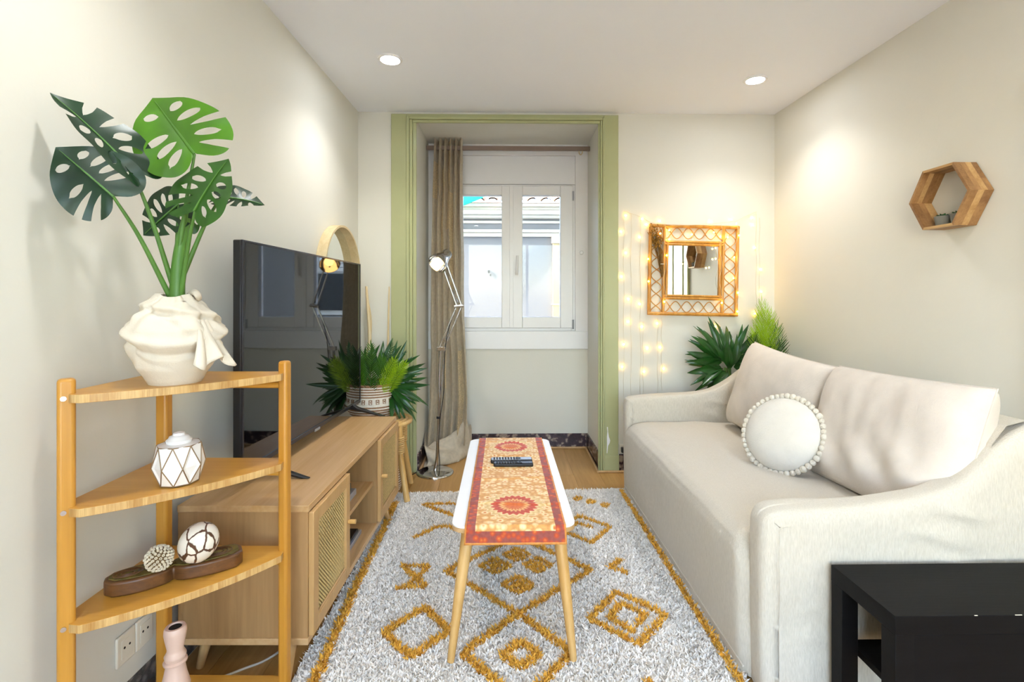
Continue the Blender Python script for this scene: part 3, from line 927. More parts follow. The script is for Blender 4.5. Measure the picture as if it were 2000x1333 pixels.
# loose gathered tail of the cloth on the right side
def tail(u, v):
    a = -.35+.55*(u-.5)*(.5+v)
    r = .092+.060*v+.012*math.sin(u*16)*v
    return (mx_+r*math.cos(a)+.004, my_+r*math.sin(a), mz_+.175-.115*v-.015*math.sin(u*9)*v)
b = MB().grid(tail, 24, 14)
o = b.build('cloth_tail', m_cloth, MON, smooth=180, recalc=False)
sm = o.modifiers.new('solid', 'SOLIDIFY'); sm.thickness = .005
kn = catmull([(mx_+.02, my_+.02, mz_+.238), (mx_+.05, my_+.0, mz_+.252), (mx_+.066, my_-.01, mz_+.246), (mx_+.058, my_+.01, mz_+.236)], 6)
MB().tube(kn, .009, 10).build('cloth_knot', m_cloth, MON, smooth=180)
MB().lathe([(.0005, .225), (.05, .228)], 20, (mx_, my_, mz_), cap=False).build('soil', m_dried, MON)

def margin(s):
    pts = [(.02, -.02), (.16, -.17), (.33, -.20), (.47, -.08), (.53, .12), (.52, .34), (.45, .55), (.32, .76), (.15, .93), (0.0, 1.06)]
    k = s*(len(pts)-1); i = min(len(pts)-2, int(k)); q = k-i
    p0 = pts[max(0, i-1)]; p1 = pts[i]; p2 = pts[i+1]; p3 = pts[min(len(pts)-1, i+2)]
    f = lambda a, b_, c, d: .5*(2*b_+(c-a)*q+(2*a-5*b_+4*c-d)*q*q+(3*b_-a-3*c+d)*q**3)
    return f(p0[0], p1[0], p2[0], p3[0]), f(p0[1], p1[1], p2[1], p3[1])
def monstera_leaf(base, tip, nrm, mat, width=1.0, droop=.15, fold=.25, stem=None, seed=0):
    rs = random.Random(seed)
    base = Vector(base); tip = Vector(tip)
    L = (tip-base).length
    x, y, z = basis(tip-base, nrm)
    vs_ = []; fs_ = []
    def P(s, t, sd):
        mxx, myy = margin(s)
        bx, by = 0.0, .02+.93*s**1.35
        cx, cy = mxx*.5, by+(myy-by)*.32
        X = (1-t)**2*bx+2*t*(1-t)*cx+t*t*mxx
        Y_ = (1-t)**2*by+2*t*(1-t)*cy+t*t*myy
        Xw = X*width
        zz = fold*Xw*(1-.5*Xw) - droop*(Y_**2) - .10*Xw*Xw + .012*math.sin(s*26)*t
        return base + x*(sd*Xw*L) + y*(Y_*L*(1-.12*droop)) + z*(zz*L)
    lobes = [0, .14, .27, .40, .53, .66, .80, 1.0]
    for sd in (-1, 1):
        gaps = []
        for g in lobes[1:-1]:
            kind = rs.random()
            if g < .2: gaps.append((g, .0, .0, 0)); continue
            if kind < .28: gaps.append((g, .30+rs.uniform(-.06, .06), 1.06, .030+rs.uniform(0, .012)))
            elif kind < .92: gaps.append((g, .22+rs.uniform(-.05, .08), .68+rs.uniform(0, .12), .040))
            else: gaps.append((g, 0, 0, 0))
        TN = 20
        def gap(gi, t):
            if gi < 0 or gi >= len(gaps): return 0
            g, a, b_, w_ = gaps[gi]
            if w_ == 0 or t <= a or t >= b_: return 0
            q = (t-a)/(b_-a)
            return w_*math.sqrt(max(0, 1-(2*q-1)**2)) if b_ < 1 else w_*math.sqrt(min(1, q*2.2))*.8
        for li in range(len(lobes)-1):
            SN = 5
            k0 = len(vs_)
            for j in range(TN+1):
                t = j/TN
                lo = lobes[li]+gap(li-1, t); hi = lobes[li+1]-gap(li, t)
                for i in range(SN+1):
                    vs_.append(P(lo+(hi-lo)*i/SN, t, sd))
            for j in range(TN):
                for i in range(SN):
                    a = k0+j*(SN+1)+i
                    q = (a, a+1, a+SN+2, a+SN+1)
                    fs_.append(q if sd > 0 else q[::-1])
    lf = MB().add(vs_, fs_).build('leaf', mat, MON, smooth=180, merge=True, recalc=False)
    rib = [base+y*(L*t*(1-.12*droop))+z*(-droop*t*t*L+.002) for t in [i/8 for i in range(9)]]
    MB().tube(rib, [.0035*(1-.8*i/8) for i in range(9)], 5).build('midrib', m_stem, lf, smooth=60)
    if stem is not None:
        MB().tube(catmull([stem, Vector(stem).lerp(base, .55)+Vector((0, 0, .015)), base], 8), [.007-.0035*i/16 for i in range(17)], 8).build('petiole', m_stem, MON, smooth=60)
    return lf
cr = Vector((mx_+.006, my_-.005, mz_+.24))
MB().tube(catmull([cr-Vector((0, 0, .03)), cr+Vector((.006, 0, .10)), cr+Vector((.014, .01, .19)), cr+Vector((.02, .02, .25))], 6), [.021-.012*i/18 for i in range(19)], 10).build('stem', m_stem, MON, smooth=60)
# leaves: base point, tip, facing
monstera_leaf((-.965, 1.325, 1.625), (-1.082, 1.245, 1.800), (.92, -.30, .30), m_leafD, .62, .12, .55, cr+Vector((-.01, 0, .03)), 1)
monstera_leaf((-.995, 1.30, 1.552), (-1.078, 1.235, 1.655), (.25, -1, .35), m_leafD, 1.22, .10, .30, cr+Vector((-.015, -.005, 0)), 22)
monstera_leaf((-.850, 1.40, 1.690), (-.962, 1.39, 1.845), (.25, -.85, .10), m_leafL, 1.22, .12, .30, cr+Vector((-.004, 0, .05)), 3)
monstera_leaf((-.825, 1.36, 1.525), (-.765, 1.385, 1.675), (-.25, -.9, .15), m_leafM, 1.15, .10, .25, cr+Vector((.014, -.004, 0)), 4)
monstera_leaf((-.825, 1.48, 1.585), (-.715, 1.50, 1.590), (.05, -.75, .75), m_leafD, .9, .22, .3, cr+Vector((.012, .01, .06)), 5)
monstera_leaf((-.925, 1.45, 1.560), (-1.01, 1.43, 1.475), (-.1, -1, .25), m_leafD, 1.2, .05, .2, cr+Vector((-.008, .01, .05)), 6)
monstera_leaf((-.905, 1.46, 1.500), (-.895, 1.47, 1.60), (.9, -.4, .1), m_leafM, .5, .05, .6, None, 7)

# ------------------------------------------------------------------ stool, baskets and plants by the left jamb
sx_, sy_ = -.81, 3.31
ST = thing('rattan_stool', 'round rattan stool with wrapped joints beside the television stand', 'stool', (sx_, sy_, 0))
sr, sh = .20, .505
b = MB()
for rr, zz in ((sr, sh-.016), (sr-.028, sh-.012), (sr-.056, sh-.011), (sr-.084, sh-.011), (sr-.112, sh-.011), (sr-.14, sh-.011), (sr-.168, sh-.011)):
    b.tube([(sx_+rr*math.cos(2*PI*k/36), sy_+rr*math.sin(2*PI*k/36), zz) for k in range(36)], .016, 8, closed=True)
b.build('seat', m_rattan2, ST, smooth=60)
for k in range(4):
    a = R(-38+90*k)
    c_, s_ = math.cos(a), math.sin(a)
    MB().tube([(sx_+(sr-.005)*c_, sy_+(sr-.005)*s_, sh-.02), (sx_+(sr+.005)*c_, sy_+(sr+.005)*s_, .30), (sx_+(sr+.07)*c_, sy_+(sr+.07)*s_, .024 if k in (0, 3) else 0)], [.021, .020, .019], 12).build('leg', m_rattan2, ST, smooth=40)
    b = MB()
    for i in range(9):
        z_ = .32+i*.012
        b.tube([(sx_+(sr+.003)*c_+.0235*math.cos(t_), sy_+(sr+.003)*s_+.0235*math.sin(t_), z_+.004*math.sin(t_)) for t_ in [2*PI*j/12 for j in range(12)]], .005, 5, closed=True)
    b.build('cane_wrap', m_rattan2, ST, smooth=60)
    a2 = a+R(90)
    MB().tube([(sx_+(sr)*c_, sy_+sr*s_, .33), (sx_+(sr-.05)*math.cos(a+R(20)), sy_+(sr-.05)*math.sin(a+R(20)), .44), (sx_+(sr-.02)*math.cos(a+R(45)), sy_+(sr-.02)*math.sin(a+R(45)), .475)], .010, 8).build('brace', m_rattan2, ST, smooth=40)

def basket(name, label, c, prof, stripes, grp=None):
    t = thing(name, label, 'basket', c)
    # coiled rows of rope, each row its own coil
    z = .004
    i = 0
    H_ = prof[-1][1]
    n = int(H_/.0082)
    whites = MB(); browns = MB()
    for i in range(n):
        z = H_*(i+.5)/n
        for j in range(len(prof)-1):
            if z <= prof[j+1][1]:
                q = (z-prof[j][1])/(prof[j+1][1]-prof[j][1]); r = prof[j][0]+(prof[j+1][0]-prof[j][0])*q; break
        ring_ = [(c[0]+r*math.cos(2*PI*k/40), c[1]+r*math.sin(2*PI*k/40), c[2]+z) for k in range(40)]
        (browns if stripes(i/n, i) else whites).tube(ring_, .0049, 6, closed=True)
    whites.build('white_coils', m_basketW, t, smooth=60)
    browns.build('brown_coils', m_basketB, t, smooth=60)
    MB().lathe([(.0005, .0), (prof[0][0], .0), (prof[0][0], .004)], 32, c, cap=False).build('basket_base', m_basketB, t)
    return t
bx_, by_, bz_ = -.868, 3.375, .512
BK = basket('plant_basket', 'white and brown striped woven basket on the rattan stool', (bx_, by_, bz_),
            [(.125, 0), (.157, .035), (.168, .065), (.155, .095), (.150, .13), (.150, .222)],
            lambda u, i: (i % 2 == 1 and not .38 < u < .62) or u > .93)
b = MB()
for k in range(22):
    a = 2*PI*k/22
    M_ = Matrix.Translation((bx_+.152*math.cos(a), by_+.152*math.sin(a), bz_+.115)) @ Matrix.Rotation(a, 4, 'Z')
    b.box(-.004, .006, -.011, .011, .010, .014, M_).box(-.004, .006, -.011, .011, -.016, -.012, M_).box(-.004, .006, -.011, -.006, -.016, .014, M_).box(-.004, .006, .006, .011, -.016, .014, M_).box(-.004, .006, -.003, .003, -.006, .004, M_)
b.build('woven_square_motif', m_basketB, BK)
basket('floor_basket', 'grey and white striped basket on the floor under the rattan stool', (-.83, 3.40, 0.0),
       [(.13, 0), (.15, .06), (.155, .2), (.15, .33), (.14, .38)], lambda u, i: i % 2 == 0)

PB = thing('basket_plant', 'mixed dark palm and bright fern plant growing from the striped basket', 'plant', (bx_, by_, bz_+.01))
MB().lathe([(.0005, .18), (.140, .18)], 24, (bx_, by_, bz_), cap=False).build('soil', m_dried, PB)
hb = Vector((bx_, by_, bz_+.18))
for d_, n_, L_, hub_, cnt, spr in (((.75, -.1, .70), (.1, -.9, .35), .27, (.10, -.02, .07), 15, 130),
                                   ((.95, -.15, .05), (.1, -.9, .5), .28, (.11, -.06, .02), 13, 110),
                                   ((.80, -.2, -.45), (.3, -.8, .6), .25, (.12, -.05, -.02), 11, 90),
                                   ((.25, .2, .95), (.0, -.95, .1), .26, (.03, .04, .08), 11, 100),
                                   ((-.15, .1, .95), (.0, -.95, .2), .22, (-.04, .02, .08), 9, 60),
                                   ((-.35, -.1, .75), (-.1, -.8, .5), .17, (-.05, -.02, .04), 8, 60)):
    fan_frond('palm_leaf', hb+Vector(hub_), d_, n_, L_, m_palm, PB, cnt, spr, hb-Vector((0, 0, .02)), .018, .35)
for (bx2, by2, dx, dy, dz, mat_) in ((-.03, -.12, -.04, -.05, .25, m_leafL), (.02, -.13, .015, -.05, .27, m_leafM), (.075, -.11, .10, -.03, .24, m_lime), (.10, -.08, .13, .0, .21, m_lime), (-.08, -.10, -.06, -.03, .22, m_leafL), (.0, -.06, .0, .0, .33, m_leafL), (-.05, -.06, -.03, .0, .30, m_leafL), (.06, -.04, .07, .02, .31, m_leafM), (.045, -.10, .05, -.03, .25, m_leafL)):
    p_ = hb+Vector((bx2, by2, -.03))
    feather_frond('fern_leaf', p_, p_+Vector((dx, dy, dz)), (0, -1, .25), mat_, PB, .075, 18, .10, .0032, 55)

# ------------------------------------------------------------------ round mirror on the left wall
rc = Vector((XL(3.28)+.002, 3.28, 1.43)); rr_ = .335
RM = thing('round_mirror', 'round wall mirror in a pale bent-wood rim behind the television', 'mirror', tuple(rc-Vector((0, 0, rr_))))
MX = Matrix.Translation(rc) @ Matrix.Rotation(R(90)-.031, 4, 'Y')
MX = frame((0, 0, 1), (.031, 1, 0), (1, -.031, 0), rc)
MB().lathe([(rr_-.014, .0), (rr_, .0), (rr_, .06), (rr_-.014, .06), (rr_-.014, .0)], 64, M=MX, cap=False).build('rim', m_driftwood, RM, smooth=40)
MB().lathe([(.0005, .006), (rr_-.014, .006)], 64, M=MX, cap=False).build('glass', m_mirror, RM)

# pale sticks leaning in the corner
for pts, rad, lab in ((([(-.93, 3.58, 0), (-.96, 3.60, .6), (-.955, 3.62, 1.0), (-.985, 3.64, 1.38)]), [.016, .015, .013, .008], 'thickest pale cane stick leaning in the corner behind the striped basket'),
                      (([(-.96, 3.62, 0), (-.985, 3.65, .7), (-.965, 3.68, 1.1), (-.995, 3.70, 1.30)]), [.012, .012, .01, .006], 'short crooked pale cane stick leaning in the corner by the television'),
                      (([(-.86, 3.66, 0), (-.845, 3.68, .7), (-.838, 3.69, 1.1), (-.834, 3.70, 1.38)]), [.010, .009, .007, .004], 'thin straight pale cane stick against the green window casing')):
    q = catmull(pts, 8); n_ = len(q)
    ri = [np.interp(i/(n_-1), [0, .33, .66, 1], rad) for i in range(n_)]
    o = MB().tube(q, ri, 10).build('decorative_stick', m_driftwood, smooth=60); tag(o, lab, 'stick')

# ------------------------------------------------------------------ floor lamp
lx, ly = -.500, 3.72
LP = thing('floor_lamp', 'chrome architect floor lamp with jointed arm, switched on', 'floor lamp', (lx, ly, 0))
MB().lathe([(.002, .022), (.118, .019), (.132, .014), (.138, .006), (.137, 0)], 48, (lx, ly, 0)).build('base', m_chrome, LP, smooth=50)
MB().tube([(lx, ly, .018), (lx+.012, ly, .10), (lx+.025, ly, .42)], [.014, .010, .010], 12).build('lower_pole', m_chrome, LP, smooth=50)
j0 = Vector((-.452, 3.71, .925)); j1 = Vector((-.322, 3.70, 1.237)); j2 = Vector((-.428, 3.69, 1.54))
b = MB()
b.tube([(lx+.025, ly, .40), j0+Vector((-.012, 0, -.02))], .0095, 10).tube([(lx+.03, ly, .42), j0+Vector((.02, 0, -.02))], .007, 10)
b.build('upper_pole', m_chrome, LP, smooth=50)
b = MB().tube([(lx+.025, ly, .405), (lx+.025, ly, .42)], .016, 12)
b.build('collar', m_darkgrey, LP, smooth=40)
def arms(a, c, nm):
    d_ = (c-a).normalized(); s_ = Vector((-d_.z, 0, d_.x))*.017
    MB().tube([a+s_, c+s_], .006, 8).tube([a-s_, c-s_], .006, 8).build(nm, m_chrome, LP, smooth=50)
    hs = Vector((0, -.012, 0))
    pts = [a.lerp(c, .08+.30*i/60)+hs+Vector((.006*math.cos(i*1.6), .006*math.sin(i*1.6), 0)) for i in range(61)]
    MB().tube(pts, .0012, 4).build('spring', m_chrome, LP, smooth=60)
arms(j0, j1, 'lower_arm'); arms(j1, j2, 'upper_arm')
MB().box(j0.x-.034, j0.x+.034, j0.y-.012, j0.y+.012, j0.z-.018, j0.z+.012).build('joint_plate', m_chrome, LP, bevel=.004)
MB().tube([j1+Vector((-.034, 0, -.004)), j1+Vector((.034, 0, .004))], .012, 10).build('joint', m_chrome, LP, smooth=40)
hd = Vector((-.45, -.62, -.58)).normalized()       # the way the shade looks
hp = j2+Vector((-.004, -.01, .055))
HM = hd.to_track_quat('Z', 'Y').to_matrix().to_4x4(); HM.translation = hp
HM = HM @ Matrix.Scale(1.2, 4)
b = MB().lathe([(.014, -.050), (.030, -.046), (.034, -.02), (.035, .0), (.047, .025), (.058, .055), (.062, .075), (.060, .075), (.056, .055), (.045, .026), (.02, .004), (.001, .002)], 32, M=HM, cap=False)
b.build('shade', m_chrome, LP, smooth=45)
MB().sphere((0, 0, .046), .027, 16, 12, M=HM).build('bulb', m_lampglow, LP, smooth=180)
MB().tube([j2, hp-hd*.01], .007, 8).build('neck', m_chrome, LP, smooth=50)
o = MB().tube(catmull([(-.35, 3.705, 1.23), (-.41, 3.70, 1.02), (-.43, 3.702, .80), (-.435, 3.70, .60), (-.462, 3.70, .40), (-.472, 3.705, .2), (-.47, 3.75, .05), (-.50, 3.86, .004), (-.60, 3.80, .004), (-.68, 3.66, .004), (-.77, 3.65, .004)], 8), .0032, 6).build('lamp_cord', m_blackcord, LP, smooth=60)

# ------------------------------------------------------------------ curtain rod and curtain
ry, rz = 4.21, 2.553
t = thing('curtain_rod', 'flat bronze curtain rod spanning the window recess', 'curtain rod', (.05, ry, rz-.02))
MB().box(RX0+.002, RX1-.002, ry-.011, ry+.011, rz-.018, rz+.018).build('rod', m_rod, t, bevel=.003)
MB().tube([(.655+.014*math.cos(a_), ry, rz-.024+.026*math.sin(a_)) for a_ in [2*PI*i/20 for i in range(20)]], .004, 6, closed=True).build('ring', m_driftwood, t, smooth=60)
CU = thing('curtain', 'taupe linen curtain with embroidered bands, bunched left and pooling on the floor', 'curtain', (-.45, 4.18, 0))
def cur(u, v):
    z = 2.635-(2.635-.10)*v
    xl = np.interp(v, [0, .3, .6, .85, 1], [-.572, -.595, -.60, -.60, -.62])
    xr = np.interp(v, [0, .1, .3, .6, .85, 1], [-.335, -.34, -.335, -.322, -.285, -.30])
    ph = u*2*PI*5.5 + .5*math.sin(v*5)
    am = np.interp(v, [0, .2, .6, 1], [.055, .042, .036, .050])
    uu = u+.022*math.sin(ph*2)*(1-.5*v)
    fold = math.sin(ph)
    fold = math.copysign(abs(fold)**.75, fold)
    yv = np.interp(v, [0, .06, .7, 1], [4.205, 4.205, 4.19, 4.10])
    x_ = xl+(xr-xl)*uu+.006*noise.noise(Vector((u*6, v*9, 1)))
    y_ = yv-am*fold*(1+.35*noise.noise(Vector((u*5, v*4, 3))))
    return (x_, min(y_, 4.31), z)
MB().grid(cur, 170, 60).build('drape', m_curtain, CU, smooth=180, recalc=False)
# lighter embroidered bands sewn along two folds
for (u0, u1, v0, v1) in ((.47, .60, .01, .30), (.04, .15, .08, .2), (.28, .40, .1, .42), (.60, .70, .18, .5), (.35, .45, .66, .82), (.76, .87, .70, .97)):
    def band(u, v, u0=u0, u1=u1, v0=v0, v1=v1):
        x_, y_, z_ = cur(u0+(u1-u0)*u, v0+(v1-v0)*v)
        return (x_, y_-.004-.003*noise.noise(Vector((u*22, v*60*(v1-v0), 5))), z_)
    MB().grid(band, 18, 70).build('embroidered_band', m_lace, CU, smooth=180, recalc=False)
# the pooled hem: a heavy roll of folds lying on the boards
def pool(u, v):
    th = R(-20+200*u)
    cx = -.46+.02*math.sin(v*3)
    s_ = v
    x_ = np.interp(s_, [0, .25, .55, .8, 1], [-.62, -.60, -.50, -.36, -.285])
    yb_ = np.interp(s_, [0, .25, .55, .8, 1], [4.06, 3.90, 3.92, 4.02, 4.12])
    hh = np.interp(s_, [0, .2, .5, .8, 1], [.16, .13, .12, .17, .26])
    dd = np.interp(s_, [0, .25, .55, .8, 1], [.09, .10, .10, .08, .05])
    k_ = 1+.20*math.sin(u*14+s_*9)+.12*noise.noise(Vector((u*5, s_*7, 2)))
    return (x_+.02*math.sin(u*9), yb_+.12-dd*math.cos(th)*k_*1.3-.10*(1-u)*.5, max(.004, hh*math.sin(max(0, th))*k_+.004))
MB().grid(pool, 40, 50).build('pooled_hem', m_curtain, CU, smooth=180, recalc=False)

# ------------------------------------------------------------------ coffee table
TZ = .478
CT = thing('coffee_table', 'narrow coffee table with white top and tapered beech legs', 'table', (.05, 2.36, 0))
cx0, cx1, cy0, cy1, cr_ = -.185, .263, 1.785, 2.91, .05
def rrect(x0, x1, y0, y1, r, n=6):
    p = []
    for (cx, cy, a0) in ((x1-r, y0+r, -90), (x1-r, y1-r, 0), (x0+r, y1-r, 90), (x0+r, y0+r, 180)):
        for i in range(n+1):
            a = R(a0+90*i/n); p.append((cx+r*math.cos(a), cy+r*math.sin(a)))
    return p
m_wtop = plain('white_lacquer_top', 'F1EEEA', .35, var=.01)
MB().prism(rrect(cx0, cx1, cy0, cy1, cr_), TZ-.006, TZ).build('white_surface', m_wtop, CT, bevel=.0015)
MB().prism(rrect(cx0, cx1, cy0, cy1, cr_), TZ-.022, TZ-.006).build('table_top', m_oaktop, CT, bevel=.001)
MB().box(cx0+.07, cx1-.07, cy0+.09, cy0+.12, TZ-.06, TZ-.022).box(cx0+.07, cx1-.07, cy1-.12, cy1-.09, TZ-.06, TZ-.022).build('apron', m_beech, CT, bevel=.002)
for (tx, ty, bx2, by2) in ((-.125, 1.86, -.182, 1.752), (.205, 1.86, .247, 1.752), (-.125, 2.83, -.182, 2.93), (.205, 2.83, .247, 2.93)):
    MB().tube([(tx, ty, TZ-.022), (tx*.5+bx2*.5, ty*.5+by2*.5, .25), (bx2, by2, .024)], [.024, .020, .0125], 18).build('leg', m_beech, CT, smooth=40)

# runner cloth
def runner_mat():
    m, n, l, b = newmat('orange_printed_runner')
    tc = n.new('ShaderNodeTexCoord')
    v = tc.outputs['UV']                       # u across 0..1, v along in metres/width
    def math_(op, a, b_=None, c=None):
        k = n.new('ShaderNodeMath'); k.operation = op
        for i, q in enumerate((a, b_, c)):
            if q is None: continue
            if isinstance(q, (int, float)): k.inputs[i].default_value = q
            else: l.new(q, k.inputs[i])
        return k.outputs[0]
    sx = n.new('ShaderNodeSeparateXYZ'); l.new(v, sx.inputs[0])
    u = sx.outputs[0]; t = sx.outputs[1]
    # medallions repeat along the cloth
    per = 2.15
    tt = math_('SUBTRACT', math_('MODULO', math_('ADD', t, per*1.5-.66), per), per/2)
    uc = math_('SUBTRACT', u, .5)
    rad = math_('SQRT', math_('ADD', math_('MULTIPLY', uc, uc), math_('MULTIPLY', tt, tt)))
    ang = math_('ARCTAN2', tt, uc)
    pet = math_('MULTIPLY', math_('SINE', math_('MULTIPLY', ang, 22)), .018)
    rp = math_('ADD', rad, pet)
    nz = n.new('ShaderNodeTexNoise'); nz.inputs['Scale'].default_value = 26; nz.inputs['Detail'].default_value = 4
    l.new(v, nz.inputs['Vector'])
    cell = n.new('ShaderNodeTexVoronoi'); cell.inputs['Scale'].default_value = 13; cell.inputs['Randomness'].default_value = .7
    l.new(v, cell.inputs['Vector'])
    rc_ = ramp(n, [(0, lin('D9691A')), (.10, lin('D9701F')), (.14, lin('F0C27A')), (.17, lin('C2401C')), (.235, lin('D0512A')), (.25, lin('F4D9A0')), (.30, lin('DDB870')), (.33, lin('F6DFAE')), (.42, lin('E9AE62')), (.46, lin('B0907C')), (.475, lin('F5D79C')), (.60, lin('F3CF8E')), (1, lin('EFC27C'))])
    l.new(rp, rc_.inputs['Fac'])
    dots = ramp(n, [(0, lin('C24A1E')), (.10, lin('D8762C')), (.19, lin('E8AE5E')), (.30, lin('F6E2B4')), (.45, lin('F3D194')), (.62, lin('DDA258'))])
    l.new(cell.outputs['Distance'], dots.inputs['Fac'])
    mx = n.new('ShaderNodeMixRGB'); l.new(math_('GREATER_THAN', rp, .33), mx.inputs[0])
    l.new(rc_.outputs[0], mx.inputs[1]); l.new(dots.outputs[0], mx.inputs[2])
    # dark red borders on both long sides
    au = math_('ABSOLUTE', uc)
    bord = math_('GREATER_THAN', au, .395)
    c2 = n.new('ShaderNodeTexVoronoi'); c2.inputs['Scale'].default_value = 17
    l.new(v, c2.inputs['Vector'])
    rb_ = ramp(n, [(0, lin('E28A34')), (.18, lin('D2601F')), (.38, lin('C2481C')), (.60, lin('9A4A40'))])
    l.new(c2.outputs['Distance'], rb_.inputs['Fac'])
    m2 = n.new('ShaderNodeMixRGB'); l.new(bord, m2.inputs[0]); l.new(mx.outputs[0], m2.inputs[1]); l.new(rb_.outputs[0], m2.inputs[2])
    # end border and pale orange piping at the hem
    endb = math_('LESS_THAN', t, .13)
    m3 = n.new('ShaderNodeMixRGB'); l.new(endb, m3.inputs[0]); l.new(m2.outputs[0], m3.inputs[1]); l.new(rb_.outputs[0], m3.inputs[2])
    edge = math_('MAXIMUM', math_('GREATER_THAN', au, .483), math_('LESS_THAN', t, .022))
    m4 = n.new('ShaderNodeMixRGB'); l.new(edge, m4.inputs[0]); l.new(m3.outputs[0], m4.inputs[1]); m4.inputs[2].default_value = lin('E39A4A')
    mul = n.new('ShaderNodeMixRGB'); mul.blend_type = 'MULTIPLY'; mul.inputs[0].default_value = .35
    r5 = ramp(n, [(.35, lin('C98A50')), (.6, lin('FFFFFF'))]); l.new(nz.outputs['Fac'], r5.inputs['Fac'])
    l.new(m4.outputs[0], mul.inputs[1]); l.new(r5.outputs[0], mul.inputs[2])
    l.new(mul.outputs[0], b.inputs['Base Color'])
    b.inputs['Roughness'].default_value = .6
    b.inputs['Sheen Weight'].default_value = .1
    return m
m_runner = runner_mat()
RU = thing('table_runner', 'orange printed table runner with sun medallions on the coffee table', 'table runner', (.05, 2.35, TZ))
rw, hang = .36, .062
def run(u, v):
    x_ = .045-rw/2+rw*u
    total = (cy1-cy0)+2*hang
    s_ = v*total
    wr = .0
    if s_ < hang:
        y_ = cy0-.004-.006*(1-s_/hang); z_ = TZ+.003-(hang-s_)
        x_ += .006*(u-.5)*(1-s_/hang)
    elif s_ > total-hang:
        y_ = cy1+.004; z_ = TZ+.003-(s_-total+hang)
    else:
        y_ = cy0+s_-hang; z_ = TZ+.003
        for k_ in (.17, .42, .55, .70, .83, .93):
            yy = cy0+(cy1-cy0)*k_
            wr += .0045*math.exp(-((y_-yy-.01*math.sin(u*4+k_*9))/.012)**2)
        z_ += wr+.0015*noise.noise(Vector((x_*14, y_*14, 0)))+.0015
    return (x_, y_, z_)
b = MB().grid(run, 30, 220)
o = b.build('runner_cloth', m_runner, RU, smooth=60, recalc=False)
uvl = o.data.uv_layers.new(name='uv')
uvs = []
for lp in o.data.loops:
    i = lp.vertex_index // 221; j = lp.vertex_index % 221
    uvs += [i/30, j/220*((cy1-cy0)+2*hang)/rw]
uvl.data.foreach_set('uv', uvs)
sm = o.modifiers.new('solid', 'SOLIDIFY'); sm.thickness = .0015; sm.offset = 1

# remotes
def remote(x0, x1, y, z, ang, w_, label, dark):
    L_ = x1-x0; c = Vector(((x0+x1)/2, y, z))
    M_ = Matrix.Translation(c) @ Matrix.Rotation(R(ang), 4, 'Z')
    t = thing('remote_control', label, 'remote control', tuple(c), 'remotes on the table runner')
    MB().prism(rrect(-L_/2, L_/2, -w_/2, w_/2, .008), 0, .016, M_).build('body', m_black, t, bevel=.005, seg=3)
    MB().prism(rrect(-L_/2+.004, L_/2-.004, -w_/2+.004, w_/2-.004, .006), .0155, .0175, M_).build('face_plate', m_silver if not dark else m_darkgrey, t, bevel=.001)
    key = None
    for i in range(9):
        for j in range(3):
            xx = -L_/2+.018+i*L_*.068; yy = (j-1)*w_*.27
            p = M_ @ Vector((xx, yy, .0172))
            if key is None:
                key = MB().lathe([(.0042, 0), (.0042, .0018), (.003, .0026)], 8, p).build('button', m_black, t, smooth=40)
            else: cp(key, t, p)
    MB().lathe([(.006, .0172), (.013, .0172), (.013, .0195), (.006, .0195)], 20, M=M_ @ Matrix.Translation((L_*.16, 0, 0)), cap=False).build('direction_ring', m_black, t, smooth=40)
remote(-.060, .145, 2.475, TZ+.0075, 1.5, .046, 'black and silver remote control on the runner, the farther of the two', False)
remote(-.045, .146, 2.415, TZ+.0075, 1.0, .040, 'black remote control on the runner, the nearer of the two', True)

